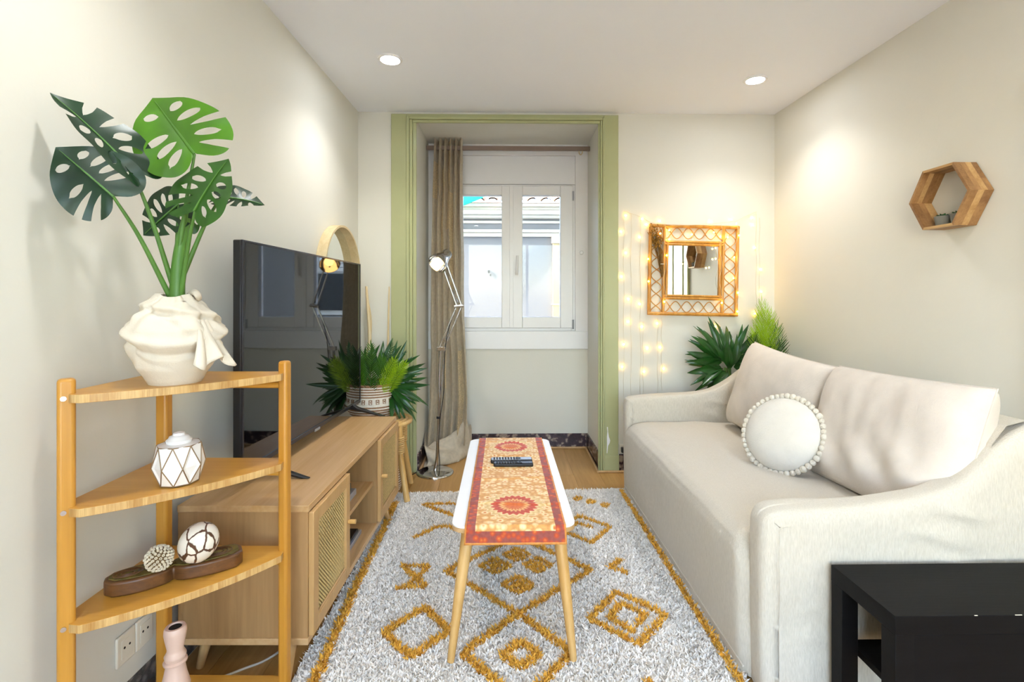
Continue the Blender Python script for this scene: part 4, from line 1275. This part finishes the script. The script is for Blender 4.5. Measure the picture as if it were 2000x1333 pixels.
# ------------------------------------------------------------------ rug
RG = thing('shag_rug', 'ivory shag rug with mustard tufted diamonds and borders', 'rug', (.04, 2.15, 0))
rx0, rx1, ry0, ry1 = -.70, .815, .95, 3.315
def rug_edge_y(x): return ry1 + (x-.0)*.03
b = MB().grid(lambda u, v: (rx0+(rx1-rx0)*u, ry0+(rug_edge_y(rx0+(rx1-rx0)*u)-ry0)*v, .012+.002*noise.noise(Vector((u*20, v*30, 0)))), 60, 90)
b.grid(lambda u, v: (rx0+(rx1-rx0)*u, ry0+(rug_edge_y(rx0+(rx1-rx0)*u)-ry0)*v, .001), 1, 1)
b.build('backing', m_rugbase, RG, smooth=180)
def tufts(name, mat, pts, h, w_, kind=None, lean=.9, z0=.010):
    n = len(pts)
    th = rng.uniform(0, 2*PI, n); ln = rng.uniform(.2, lean, n)*h; hh = rng.uniform(.6, 1.1, n)*h
    dx, dy = np.cos(th), np.sin(th)
    w2 = w_*rng.uniform(.7, 1.3, n)*.5
    ph = rng.uniform(0, 2*PI, n)
    px2, py2 = np.cos(ph)*w2, np.sin(ph)*w2
    x, y = pts[:, 0], pts[:, 1]
    V = np.zeros((n, 5, 3))
    V[:, 0] = np.stack([x-px2, y-py2, np.full(n, z0)], 1)
    V[:, 1] = np.stack([x+px2, y+py2, np.full(n, z0)], 1)
    V[:, 2] = np.stack([x+px2+dx*ln*.35, y+py2+dy*ln*.35, z0+hh*.62], 1)
    V[:, 3] = np.stack([x-px2+dx*ln*.35, y-py2+dy*ln*.35, z0+hh*.62], 1)
    V[:, 4] = np.stack([x+dx*ln*1.1, y+dy*ln*1.1, z0+hh], 1)
    c = Vector((float(x.mean()), float(y.mean()), 0))
    V -= np.array(c)
    base = (np.arange(n)*5)[:, None]
    q = base+np.array([0, 1, 2, 3]); t3 = base+np.array([3, 2, 4])
    me = bpy.data.meshes.new(name)
    me.vertices.add(n*5); me.vertices.foreach_set('co', V.reshape(-1))
    loops = np.concatenate([q, t3], 1).reshape(-1)
    me.loops.add(len(loops)); me.loops.foreach_set('vertex_index', loops.astype(np.int32))
    ls = (np.arange(n)*7)[:, None]+np.array([0, 4]); lt = np.tile([4, 3], n)
    me.polygons.add(n*2); me.polygons.foreach_set('loop_start', ls.reshape(-1).astype(np.int32)); me.polygons.foreach_set('loop_total', lt.astype(np.int32))
    me.update(calc_edges=True)
    me.shade_smooth()
    me.materials.append(mat)
    o = bpy.data.objects.new(name, me); link(o, RG, c)
    if kind: o['kind'] = kind
    return o
NP = 125000
pts = np.stack([rng.uniform(rx0, rx1, NP), rng.uniform(0, 1, NP)], 1)
pts[:, 1] = ry0+.2+(rug_edge_y(pts[:, 0])-ry0-.2)*rng.uniform(0, 1, NP)
motifs = [
 ('border_line', [[(-.668, 3.14), (-.655, 2.7), (-.645, 2.2), (-.628, 1.8), (-.612, 1.3)]], .030),
 ('border_line', [[(.782, 3.30), (.785, 2.8), (.783, 2.3), (.785, 1.8), (.787, 1.3)]], .022),
]
motifs += [
 ('large_diamond', [[(-0.265, 2.338), (0.082, 2.662), (0.411, 2.335), (0.062, 2.016), (-0.265, 2.338)]], 0.024),
 ('large_diamond', [[(0.062, 2.016), (0.245, 1.79), (0.062, 1.568), (-0.142, 1.792), (0.062, 2.016)]], 0.028),
 ('inner_diamond', [[(0.066, 1.851), (0.129, 1.783), (0.061, 1.724), (0.0, 1.781), (0.066, 1.851)]], 0.032),
 ('nested_diamond', [[(0.005, 2.479), (0.072, 2.54), (0.137, 2.477), (0.069, 2.42), (0.005, 2.479)], [(0.047, 2.479), (0.071, 2.5), (0.094, 2.478), (0.07, 2.457), (0.047, 2.479)]], 0.019),
 ('nested_diamond', [[(-0.108, 2.379), (-0.037, 2.443), (0.036, 2.376), (-0.035, 2.316), (-0.108, 2.379)], [(-0.062, 2.378), (-0.036, 2.401), (-0.01, 2.377), (-0.036, 2.355), (-0.062, 2.378)]], 0.019),
 ('nested_diamond', [[(0.101, 2.381), (0.171, 2.446), (0.232, 2.379), (0.162, 2.318), (0.101, 2.381)], [(0.143, 2.381), (0.168, 2.403), (0.19, 2.38), (0.165, 2.357), (0.143, 2.381)]], 0.019),
 ('nested_diamond', [[(0.001, 2.22), (0.07, 2.283), (0.136, 2.218), (0.067, 2.158), (0.001, 2.22)], [(0.044, 2.22), (0.069, 2.242), (0.093, 2.219), (0.068, 2.197), (0.044, 2.22)]], 0.019),
 ('open_diamond', [[(-0.319, 2.066), (-0.204, 1.915), (-0.325, 1.778), (-0.449, 1.914), (-0.319, 2.066)]], 0.028),
 ('hourglass', [[(-0.478, 2.388), (-0.348, 2.379), (-0.422, 2.21)], [(-0.471, 2.203), (-0.343, 2.218), (-0.478, 2.388)]], 0.022),
 ('arrow_mark', [[(-0.282, 3.105), (-0.486, 3.095), (-0.293, 2.935)]], 0.022),
 ('zigzag_mark', [[(-0.467, 2.667), (-0.367, 2.786), (-0.305, 2.796), (-0.216, 2.725)]], 0.022),
 ('square_spiral', [[(0.49, 2.159), (0.653, 1.998), (0.499, 1.827), (0.343, 1.975), (0.49, 2.159)], [(0.496, 1.897), (0.423, 1.978), (0.492, 2.076), (0.571, 2.001), (0.521, 1.94)]], 0.024),
 ('square_hook', [[(0.354, 2.829), (0.452, 2.915), (0.596, 2.768), (0.459, 2.595), (0.334, 2.718)], [(0.348, 2.731), (0.416, 2.825), (0.497, 2.767)]], 0.02),
 ('small_square', [[(0.451, 3.159), (0.471, 3.196), (0.497, 3.181), (0.474, 3.141), (0.451, 3.159)]], 0.014),
 ('small_square', [[(0.526, 3.104), (0.547, 3.14), (0.572, 3.125), (0.549, 3.087), (0.526, 3.104)]], 0.014),
 ('small_square', [[(0.606, 3.058), (0.627, 3.092), (0.651, 3.078), (0.628, 3.041), (0.606, 3.058)]], 0.014),
 ('chevron_mark', [[(0.575, 2.425), (0.505, 2.36), (0.576, 2.303)]], 0.022),
 ('dash_mark', [[(0.471, 1.654), (0.492, 1.646)]], 0.024),
]
for nm, lines, wd in motifs:
    P_ = []
    for ln in lines:
        for (a, c) in zip(ln[:-1], ln[1:]):
            a = np.array(a); c = np.array(c); L_ = np.linalg.norm(c-a)
            k = max(6, int(L_*wd*52000))
            t_ = rng.uniform(0, 1, k)[:, None]
            nn = np.array([-(c-a)[1], (c-a)[0]])/max(1e-6, L_)
            P_.append(a+(c-a)*t_+nn*(rng.uniform(-1, 1, k)*wd*.5)[:, None])
    tufts(nm, m_must, np.concatenate(P_), .024, .007, z0=.012)
    # solid loop core under the tufts
    b = MB()
    for ln in lines:
        b.tube([(p[0], p[1], .010) for p in ln], wd*.42, 6)
    b.xf(Matrix.Diagonal((1, 1, .8, 1)))
    b.build('tufted_core', m_must, RG, smooth=60)
keep = np.ones(len(pts), bool)
for nm, lines, wd in motifs:
    for ln in lines:
        for (a, c) in zip(ln[:-1], ln[1:]):
            a = np.array(a); c = np.array(c); ab = c-a
            t_ = np.clip(((pts-a) @ ab)/(ab @ ab), 0, 1)
            keep &= np.linalg.norm(pts-a-t_[:, None]*ab, axis=1) > wd*.42
tufts('pile', m_rug, pts[keep], .019, .0075, kind='stuff')

# ------------------------------------------------------------------ sofa
SF = thing('sofa', 'ivory slipcovered two-seat sofa with low sweeping arms', 'sofa', (1.3, 2.5, 0))
SX0, SX1, SY0, SY1 = .80, 1.80, 1.592, 3.385
# seat block with rolled front
AY0, AY1 = 1.70, 3.275
seat_prof = [(.812, .012), (.806, .10), (.800, .22), (.795, .32), (.793, .385), (.797, .425), (.812, .458), (.845, .481), (.90, .492), (1.05, .498), (1.25, .497), (1.45, .490), (1.62, .48), (1.62, .012)]
def seat(u, v):
    n = len(seat_prof)-1; k = u*n; i = min(n-1, int(k)); q = k-i
    x = seat_prof[i][0]*(1-q)+seat_prof[i+1][0]*q; z = seat_prof[i][1]*(1-q)+seat_prof[i+1][1]*q
    y = SY0+.05+(SY1-SY0-.1)*v
    # the cushion sinks towards the two arms
    ed = min(1, max(0, (y-AY0+.03)/.10)); ed2 = min(1, max(0, (AY1+.03-y)/.10))
    e = math.sqrt(max(0, 1-(1-min(ed, ed2))**2))
    if z > .36: z = .36+(z-.36)*(.1+.9*e)
    if z > .2 and x < .9: x += (1-e)*.022
    e2 = max(ease(SY0+.12, SY0+.05, y), ease(SY1-.12, SY1-.05, y))
    if x < 1.0: x += .055*e2
    x += .004*noise.noise(Vector((u*9, y*5, 2)))*(1 if x < 1 else 0)
    z += .005*noise.noise(Vector((x*6, y*4, 7)))*(1 if z > .4 else 0)
    return (x, y, z)
MB().grid(seat, 65, 90).build('seat', m_sofa, SF, smooth=180)
def arm(name, y0, y1, prof, seam_on=False):
    # smooth profile polyline in X-Z, rounded across the thickness
    P = [Vector((p[0], p[1], 0)) for p in catmull([(a, c, 0) for a, c in prof], 6)]
    n = len(P)
    nr = []
    for i in range(n):
        t_ = (P[min(n-1, i+1)]-P[max(0, i-1)]).normalized()
        nr.append(Vector((-t_.y, t_.x, 0)))     # outward when the profile runs front-bottom, over the top, to back-bottom
    K = 26
    def f(u, v):
        i = min(n-1, int(round(u*(n-1))))
        a = -1+2*v
        # superellipse rounding across the arm
        ins = (1-(1-abs(a)**3.2)**(1/2.4))*.055
        p = P[i]-nr[i]*ins
        y = (y0+y1)/2+(y1-y0)/2*(math.copysign(abs(a)**.8, a))
        bul = .006*noise.noise(Vector((p.x*4, p.y*5, y0*3+a)))
        sag = .004*math.sin(p.x*30+p.y*12)*math.exp(-((p.x-1.42)/.12)**2)
        return (p.x, y+(bul+sag)*math.copysign(1, a)*.8, max(.012, p.y+bul))
    b = MB().grid(f, n-1, K)
    # close the two flat sides
    for side in (0, K):
        k = len(b.v)
        J = 36
        for i in range(n):
            p = b.v[i*(K+1)+side]
            for j in range(1, J+1):
                z = p[2]+(.012-p[2])*j/J
                bl_ = .010*noise.noise(Vector((p[0]*3.5, z*4, 9+side)))*math.sin(PI*j/J)
                # tension creases pulled from the back corner of the cover
                sg = -1 if side == 0 else 1
                for (xa, za, xb, zb_, am) in ((1.30, .60, 1.60, .585, .011), (1.27, .53, 1.54, .49, .009), (1.34, .665, 1.58, .70, .008), (1.36, .44, 1.60, .40, .006), (.93, .25, 1.06, .32, .005), (.92, .16, 1.07, .21, .005)):
                    tq = (p[0]-xa)/(xb-xa)
                    if 0 < tq < 1:
                        dz = z-(za+(zb_-za)*tq+.012*math.sin(tq*5))
                        bl_ += sg*am*math.sin(PI*tq)*(math.exp(-(dz/.012)**2)-.7*math.exp(-((dz+.022)/.014)**2))
                b.v.append((p[0], p[1]+bl_, z))
        def ix(i, j): return i*(K+1)+side if j == 0 else k+i*J+j-1
        for i in range(n-1):
            for j in range(J):
                b.f.append((ix(i, j), ix(i+1, j), ix(i+1, j+1), ix(i, j+1)))
    seam = [Vector(b.v[i*(K+1)]) for i in range(n)]
    o = b.build(name, m_sofa, SF, smooth=180)
    if seam_on: MB().tube([p for p in seam if p.z > .03 and p.x < .93], .0016, 6).build('arm_seam', m_sofa, SF, smooth=60)
    return o
near_prof = [(.836, .012), (.832, .15), (.830, .35), (.830, .50), (.838, .572), (.872, .606), (.95, .616), (1.07, .617), (1.20, .626), (1.31, .638), (1.42, .664), (1.51, .712), (1.59, .786), (1.67, .848), (1.74, .882), (1.79, .872), (1.81, .80), (1.81, .5), (1.81, .012)]
arm('arm', SY0, AY0, near_prof, True)
far_prof = [(.815, .012), (.812, .15), (.808, .35), (.806, .54), (.812, .612), (.84, .640), (.95, .652), (1.10, .656), (1.25, .664), (1.36, .682), (1.45, .718), (1.53, .768), (1.60, .82), (1.67, .862), (1.74, .882), (1.79, .872), (1.81, .80), (1.81, .5), (1.81, .012)]
arm('arm', AY1, SY1, far_prof)
def back(u, v):
    pr_ = [(1.52, .40), (1.545, .55), (1.575, .70), (1.61, .81), (1.66, .872), (1.73, .888), (1.785, .868), (1.812, .80), (1.815, .5), (1.815, .012)]
    n = len(pr_)-1; k = u*n; i = min(n-1, int(k)); q = k-i
    return (pr_[i][0]*(1-q)+pr_[i+1][0]*q, SY0+.03+(SY1-SY0-.06)*v, pr_[i][1]*(1-q)+pr_[i+1][1]*q)
MB().grid(back, 36, 20).build('backrest', m_sofa, SF, smooth=180)
# stitched hem line along the front skirt and seam on the near arm
MB().tube([(.8075, SY0+.08+(SY1-SY0-.16)*i/30, .055+.002*math.sin(i)) for i in range(31)], .0035, 5).build('hem_seam', m_sofa, SF, smooth=60)

def cushion(name, label, Mx, wx, hy, th, mat, sag=.0, ear=.06, seed=0, group=None, pipe=True, wr=1.0):
    t = thing(name, label, 'cushion', tuple(Mx @ Vector((0, -hy, 0))), group)
    def shape(a, c):
        # plan with concave sides and pointed corners
        X = a*wx*(1-ear*(1-a*a*0-c*c)*.5) ; Y = c*hy*(1-ear*(1-a*a)*.5)
        return X, Y
    def f(s):
        def g(u, v):
            a, c = -1+2*u, -1+2*v
            X, Y = shape(a, c)
            e = max(0, (1-abs(a)**4.0))*max(0, (1-abs(c)**3.4))
            z = th*e**.42
            nz_ = noise.noise(Vector((X*5+seed, Y*5, seed)))*.012 + noise.noise(Vector((X*14+seed, Y*6-seed, 4)))*.010*wr
            cr2 = wr*.016*math.exp(-((Y+hy*.5)/.1)**2)*math.sin(X*26+Y*16+seed)
            z += (nz_+cr2)*e
            Y2 = Y-sag*e*.2
            return (X, Y2, s*z)
        return g
    b = MB().grid(f(1), 48, 44, M=Mx)
    b2 = MB().grid(f(-1), 48, 44, M=Mx)
    k = len(b.v); b.v += b2.v; b.f += [tuple(i+k for i in reversed(q)) for q in b2.f]
    b.build('cover', mat, t, smooth=180, merge=True)
    if pipe:
        ring_ = []
        for i in range(40): ring_.append((-1+2*i/40, -1))
        for i in range(40): ring_.append((1, -1+2*i/40))
        for i in range(40): ring_.append((1-2*i/40, 1))
        for i in range(40): ring_.append((-1, 1-2*i/40))
        MB().tube([Mx @ Vector((*shape(a, c), 0)) for a, c in ring_], .0028, 5, closed=True).build('piping', mat, t, smooth=60)
    return t
# leaning back against the sofa back: local x along +Y world, local y up, local z faces the room
def lean(cx, cy, cz, tilt, yaw=0, roll=0):
    z = Vector((-math.cos(R(tilt)), math.sin(R(yaw))*.3, math.sin(R(tilt)))).normalized()
    x = Vector((0, -1, 0)); x = (x-z*x.dot(z)).normalized(); y = z.cross(x)
    return frame(x, y, z, (cx, cy, cz)) @ Matrix.Rotation(R(roll), 4, 'Z')
cushion('back_cushion', 'oatmeal back cushion at the near end of the sofa, beside the black table', lean(1.555, 2.005, .725, 17, 0, 2), .385, .265, .125, m_linen, seed=3, group='sofa back cushions')
cushion('back_cushion', 'oatmeal back cushion at the far end of the sofa, below the rattan mirror', lean(1.53, 2.77, .735, 17, -10, -3.5), .395, .265, .115, m_linen, ear=.11, seed=8, group='sofa back cushions', wr=.4)

# round pompom cushion
pc = Vector((1.312, 2.335, .655))
pzv = Vector((-.78, -.50, .42)).normalized()
pxv = Vector((0, 0, 1)).cross(pzv).normalized(); pyv = pzv.cross(pxv)
PMx = frame(pxv, pyv, pzv, pc) @ Matrix.Scale(1.05, 4)
PC = thing('pompom_cushion', 'round white cushion edged with cream pompoms on the sofa', 'cushion', tuple(pc-Vector((0, 0, .18))))
prf = [(.0005, .062), (.06, .060), (.10, .051), (.135, .036), (.16, .014), (.164, 0), (.16, -.014), (.135, -.036), (.10, -.051), (.06, -.060), (.0005, -.062)]
MB().lathe(prf, 48, M=PMx, cap=False).build('cover', m_cotton, PC, smooth=180)
pom = None
for k in range(46):
    a = 2*PI*k/46
    p = PMx @ Vector((.174*math.cos(a), .174*math.sin(a), random.uniform(-.003, .003)))
    if pom is None:
        b = MB().sphere(p, .0145, 10, 8); pom = b.build('pompom', m_tassel, PC, smooth=180)
        po = Vector((0, 0, -.0145))
    else:
        s_ = random.uniform(.88, 1.1)
        cp(pom, PC, p-Vector((0, 0, .0145*s_)), (0, 0, random.uniform(0, 6)), (s_, s_, s_))

# ------------------------------------------------------------------ black side table
BT = thing('side_table', 'low black rectangular side table with lower shelf at the sofa end', 'table', (1.49, 1.44, 0))
tx0, tx1, ty0, ty1 = 1.037, 1.94, 1.307, 1.567
MB().box(tx0, tx1, ty0, ty1, .400, .450).build('table_top', m_blackwood, BT, bevel=.0012)
for x in (tx0+.0005, tx1-.0505):
    for y in (ty0+.0005, ty1-.0505):
        MB().box(x, x+.05, y, y+.05, 0, .400).build('leg', m_blackwood, BT, bevel=.0012)
MB().box(tx0+.05, tx1-.05, ty0+.004, ty1-.004, .195, .215).build('lower_shelf', m_blackwood, BT, bevel=.001)
MB().box(tx0+.05, tx1-.05, ty0+.012, ty0+.030, .215, .392).build('front_panel', m_blackwood, BT, bevel=.001)
MB().box(1.25, 1.258, ty0-.0006, ty0+.001, .4495, .4506).box(1.36, 1.378, ty0-.0006, ty0+.001, .4495, .4506).build('chipped_edge', m_socket, BT)

# ------------------------------------------------------------------ rattan mirror on the back wall
wm = Vector((1.425, YB, 1.503))
RA = thing('rattan_mirror', 'square wall mirror in a looped rattan frame with fairy lights', 'mirror', tuple(wm-Vector((0, 0, .34))))
WMX = Matrix.Translation(wm) @ Matrix.Rotation(R(1.2), 4, 'Y') @ frame((1, 0, 0), (0, 0, 1), (0, -1, 0), (0, 0, 0))   # local x right, y up, z to the room
O_, I_ = .328, .222
def pole(p, q, r=.0125, nm='rattan_pole'):
    MB().tube([p, q], r, 10, M=WMX).build(nm, m_rattan, RA, smooth=50)
for s_ in (-1, 1):
    pole((s_*O_, -O_-.01, .018), (s_*O_, O_+.01, .018))
    pole((-O_-.01, s_*O_, .020), (O_+.01, s_*O_, .020))
    pole((s_*I_, -O_, .018), (s_*I_, O_, .018), .011)
    pole((s_*(I_-.022), -I_+.01, .022), (s_*(I_-.022), I_-.01, .022), .009)
    pole((-I_, s_*(I_-.012), .018), (I_, s_*(I_-.012), .018), .011)
    pole((-I_, s_*(I_-.030), .022), (I_, s_*(I_-.030), .022), .008)
def loops(p0, p1, amp, n, nm='loop_lattice'):
    p0 = Vector(p0); p1 = Vector(p1); d = p1-p0; L_ = d.length; d.normalize(); nn = Vector((-d.y, d.x, 0))
    b = MB()
    for ph in (0, PI):
        pts = [p0+d*(L_*i/(n*12))+nn*(amp*math.cos(PI*i/12+ph)) + Vector((0, 0, .014+.003*math.cos(PI*i/12+ph+PI/2))) for i in range(n*12+1)]
        b.tube(pts, .0034, 6, M=WMX)
    b.build(nm, m_rattan, RA, smooth=60)
cw = (O_+I_)/2; aw = (O_-I_)/2-.013
for s_ in (-1, 1):
    loops((s_*cw, -O_+.012, 0), (s_*cw, O_-.012, 0), aw, 7)
    loops((-I_+.01, s_*cw+0.0, 0), (I_-.01, s_*cw, 0), aw, 5)
MB().box(-I_+.016, I_-.016, -I_+.02, I_-.02, .004, .012, WMX).build('mirror_glass', m_mirror, RA)

# dried flower bunch tucked into the frame
db = WMX @ Vector((-.245, .02, .04))
DF = thing('dried_flower_bunch', 'small bunch of dried golden flowers tied at the mirror frame', 'dried flowers', tuple(db))
bs, bf = MB(), MB()
for k in range(46):
    a = random.uniform(-.28, .28); h_ = random.uniform(.14, .27)
    tip = Vector((-.250-.022+a*h_*.75-.12*h_, .06+h_, .03+random.uniform(-.012, .03)))
    st = Vector((-.240+random.uniform(-.01, .01), -.03+random.uniform(-.03, .03), .034))
    bs.tube([WMX @ st, WMX @ st.lerp(tip, .4), WMX @ tip], .0011, 4)
    for j in range(4):
        q = tip+Vector((random.uniform(-.014, .014), random.uniform(-.04, .012), random.uniform(-.01, .01)))
        bf.sphere(WMX @ q, random.uniform(.0035, .0065), 6, 4)
bs.build('dried_stems', m_dried, DF, smooth=60)
bf.build('seed_heads', plain('golden_seed', '9A6E22', .9, var=.3, vs_=60), DF, smooth=180, kind='stuff')
MB().tube([db+Vector((.012*math.cos(t_), -.012+.012*math.sin(t_), .02)) for t_ in [2*PI*i/12 for i in range(12)]], .003, 5, closed=True).build('tie', m_wire, DF)

# fairy lights
FL = thing('fairy_light_string', 'string of warm fairy lights draped on the wall around the rattan mirror', 'fairy lights', (1.38, YB-.01, .6))
bulbs = [(0.92, 1.914), (1.045, 1.89), (1.074, 1.848), (1.175, 1.873), (0.884, 1.793), (1.026, 1.752), (0.92, 1.634), (1.078, 1.586), (1.218, 1.613), (1.082, 1.42), (0.888, 1.456), (0.939, 1.289), (1.026, 1.251), (1.199, 1.269), (0.939, 1.118), (1.042, 1.082), (1.157, 1.106), (0.906, 0.949), (1.082, 0.919), (1.179, 0.925), (0.893, 0.781), (1.057, 0.744), (1.205, 0.765), (1.236, 1.8), (1.236, 1.731), (1.169, 1.776), (1.406, 1.768), (1.57, 1.785), (1.619, 1.753), (1.558, 1.868), (1.674, 1.749), (1.717, 1.886), (1.739, 1.85), (1.76, 1.762), (1.723, 1.599), (1.717, 1.444), (1.751, 1.335), (1.629, 1.26), (1.747, 1.196), (1.876, 1.899), (1.878, 1.844), (1.894, 1.675), (1.939, 1.511), (1.943, 1.344), (1.894, 1.178), (1.595, 1.081), (1.583, 1.668), (1.583, 1.589), (1.534, 1.523), (1.351, 1.553)]
def bulb_mesh():
    b = MB().sphere((0, 0, 0), .0062, 8, 6)
    return b
bl = None
for (x, z) in bulbs:
    onframe = abs(x-wm.x) < .35 and abs(z-wm.z) < .35
    p = Vector((x, YB-(.040 if onframe else .008), z))
    if bl is None:
        b = MB().sphere(p, .0062, 8, 6); bl = b.build('bulb', m_bulb, FL, smooth=180)
    else:
        cp(bl, FL, p-Vector((0, 0, .0062)))
b = MB()
top = [(.905, 1.945), (1.03, 1.905), (1.10, 1.86), (1.20, 1.845), (1.40, 1.84), (1.55, 1.85), (1.66, 1.86), (1.74, 1.87), (1.80, 1.90), (1.905, 1.945)]
b.tube(catmull([(x, YB-.012 if not (1.09 < x < 1.76) else YB-.036, z) for x, z in top], 6), .0016, 5)
for x0_, z0_, z1_ in ((.905, 1.94, .42), (.96, 1.93, .42), (1.03, 1.90, .42), (1.05, 1.12, .42), (1.16, 1.15, .42), (1.19, 1.15, .6), (1.905, 1.94, .95), (1.93, 1.9, 1.0), (1.56, 1.16, 1.0)):
    b.tube([(x0_+.004*math.sin(i*1.7), YB-.006, z0_+(z1_-z0_)*i/12) for i in range(13)], .0012, 4)
for x0_ in (1.20, 1.62, 1.74):
    b.tube([(x0_+.012*math.sin(i*1.3), YB-.045, 1.85-.6*i/12) for i in range(13)], .0012, 4)
b.build('wire', m_wire, FL, smooth=60)

# ------------------------------------------------------------------ plants behind the sofa
def planter(c, r, h, t):
    MB().lathe([(r*.8, 0), (r, h), (r-.01, h), (r*.9, h-.03), (.001, h-.03)], 28, c).build('planter', m_pot, t, smooth=40)
DP = thing('dark_palm', 'dark green broad-bladed palm behind the far sofa arm', 'plant', (1.60, 3.56, 0))
planter((1.60, 3.56, 0), .12, .28, DP)
hc = Vector((1.60, 3.545, .80))
for k in range(5):
    a = 2*PI*k/5
    MB().tube(catmull([(1.60+.03*math.cos(a), 3.56+.03*math.sin(a), .24), (1.60+.025*math.cos(a), 3.55+.02*math.sin(a), .5), hc+Vector((.02*math.cos(a), .01*math.sin(a), 0))], 6), .006, 6).build('stalk', m_stem, DP, smooth=60)
for d_, n_, L_, hub_, cnt, spr in (((-.28, -.08, .95), (0, -.95, .1), .31, (-.03, 0, .05), 10, 75), ((.62, -.1, .60), (-.2, -.95, .3), .33, (.03, .01, .03), 12, 95), ((-.85, -.08, .42), (0, -.95, .2), .27, (-.05, -.01, .05), 10, 85), ((-.88, -.10, -.12), (0, -.9, .4), .26, (-.05, -.02, .0), 10, 75), ((.1, -.14, .95), (0, -.95, .1), .24, (.0, -.03, .0), 8, 70), ((.80, -.1, .10), (0, -.9, .4), .26, (.04, -.02, .0), 9, 80), ((-.55, -.15, -.30), (0, -.9, .4), .20, (-.02, -.03, -.03), 7, 80)):
    fan_frond('palm_leaf', hc+Vector(hub_), d_, n_, L_, m_palm, DP, cnt, spr, None, .024, .45)
LP2 = thing('areca_palm', 'bright lime feathery palm in the corner behind the sofa', 'plant', (1.88, 3.60, 0))
planter((1.88, 3.60, 0), .11, .26, LP2)
for k, (bx2, by2, tx2, ty2, tz2, mat_) in enumerate(((0, 0, 1.875, 3.60, 1.26, m_lime), (.01, 0, 1.93, 3.58, 1.17, m_lime), (-.01, 0, 1.84, 3.58, 1.18, m_lime), (.02, -.01, 1.97, 3.57, 1.08, m_leafL), (-.02, -.01, 1.80, 3.56, 1.06, m_lime), (.02, -.02, 1.985, 3.55, .97, m_leafM), (-.02, -.02, 1.78, 3.55, .99, m_leafM), (.0, -.02, 1.89, 3.53, 1.12, m_lime), (.0, .02, 1.91, 3.62, 1.20, m_lime))):
    feather_frond('palm_frond', (1.88+bx2, 3.60+by2, .62), (tx2, ty2, tz2), (.02, -1, .2), mat_, LP2, .150, 28, .06, .0024, 38)
    MB().tube([(1.88+bx2*.5, 3.60+by2*.5, .22), (1.88+bx2, 3.60+by2, .63)], .004, 6).build('stalk', m_stem, LP2, smooth=60)

# ------------------------------------------------------------------ hexagon shelf with succulents
hx = XR(2.24); HC = Vector((hx, 2.245, 1.752))
HS = thing('hexagon_shelf', 'small hexagonal wooden shelf box mounted on the right wall', 'shelf', (hx-.05, 2.245, 1.615))
m_hex = [wood('hexagon_wood_'+str(i), d_, l_, 1, 9, .5, .12) for i, (d_, l_) in enumerate((('8A6238', 'B58A5A'), ('A67C48', 'D2AC76'), ('76502C', 'A87E50')))]
def hexp(r, k): return (r*math.cos(PI/3*k), r*math.sin(PI/3*k))
HX = frame((0, 1, 0), (0, 0, 1), (1, 0, 0), (hx-.105, 2.245, 1.752))   # local x along Y, y up, z into the wall
Ro, Ri, dep = .160, .147, .104
for k in range(6):
    p = [hexp(Ro, k), hexp(Ro, k+1), hexp(Ri, k+1), hexp(Ri, k)]
    # each side is glued from strips of different timber, running round the box
    cuts = [0, .35, .62, 1.0] if k % 2 else [0, .28, .5, .75, 1.0]
    for j in range(len(cuts)-1):
        MB().prism(p, dep*cuts[j], dep*cuts[j+1], HX).build('timber_strip', m_hex[(j+k) % 3], HS)
for (yy, lab, s_) in ((2.275, 'tiny succulent in a grey pot on the hexagon shelf, nearer the back wall', 1.0), (2.195, 'tiny succulent in a grey pot on the hexagon shelf, nearer the sofa end', .95)):
    zb = 1.752-Ri*math.sin(PI/3)+.0005
    t = thing('succulent_pot', lab, 'plant', (hx-.052, yy, zb), 'succulents on the hexagon shelf')
    MB().lathe([(.026*s_, 0), (.033*s_, .045), (.030*s_, .045), (.027*s_, .036), (.001, .036)], 20, (hx-.052, yy, zb)).build('pot', m_pot, t, smooth=40)
    b = MB()
    for k in range(20):
        a = k*2.4; rr = .024*math.sqrt((k+.5)/20)
        strip_leaf(b, (hx-.052+rr*.6*math.cos(a), yy+rr*.6*math.sin(a), zb+.036), (math.cos(a)*rr*40, math.sin(a)*rr*40, 1.3-rr*22), (-math.cos(a), -math.sin(a), .6), .024, .0065, .1, .4, 4)
    b.build('rosette', m_succ, t, smooth=60, recalc=False)

# black plug at the foot of the right green casing
t = thing('plug_socket', 'black plug in a low socket beside the right green casing', 'socket', (.895, YB, .02))
MB().box(.872, .935, YB-.010, YB-.0, .135, .20).build('plate', m_socket, t, bevel=.003)
MB().box(.880, .915, YB-.045, YB-.010, .145, .185).build('plug', m_black, t, bevel=.006)
MB().tube(catmull([(.897, YB-.04, .15), (.895, YB-.05, .08), (.897, YB-.04, .03), (.93, YB-.04, .006), (1.0, YB-.06, .006)], 6), .0035, 6).build('cord', m_blackcord, t, smooth=60)
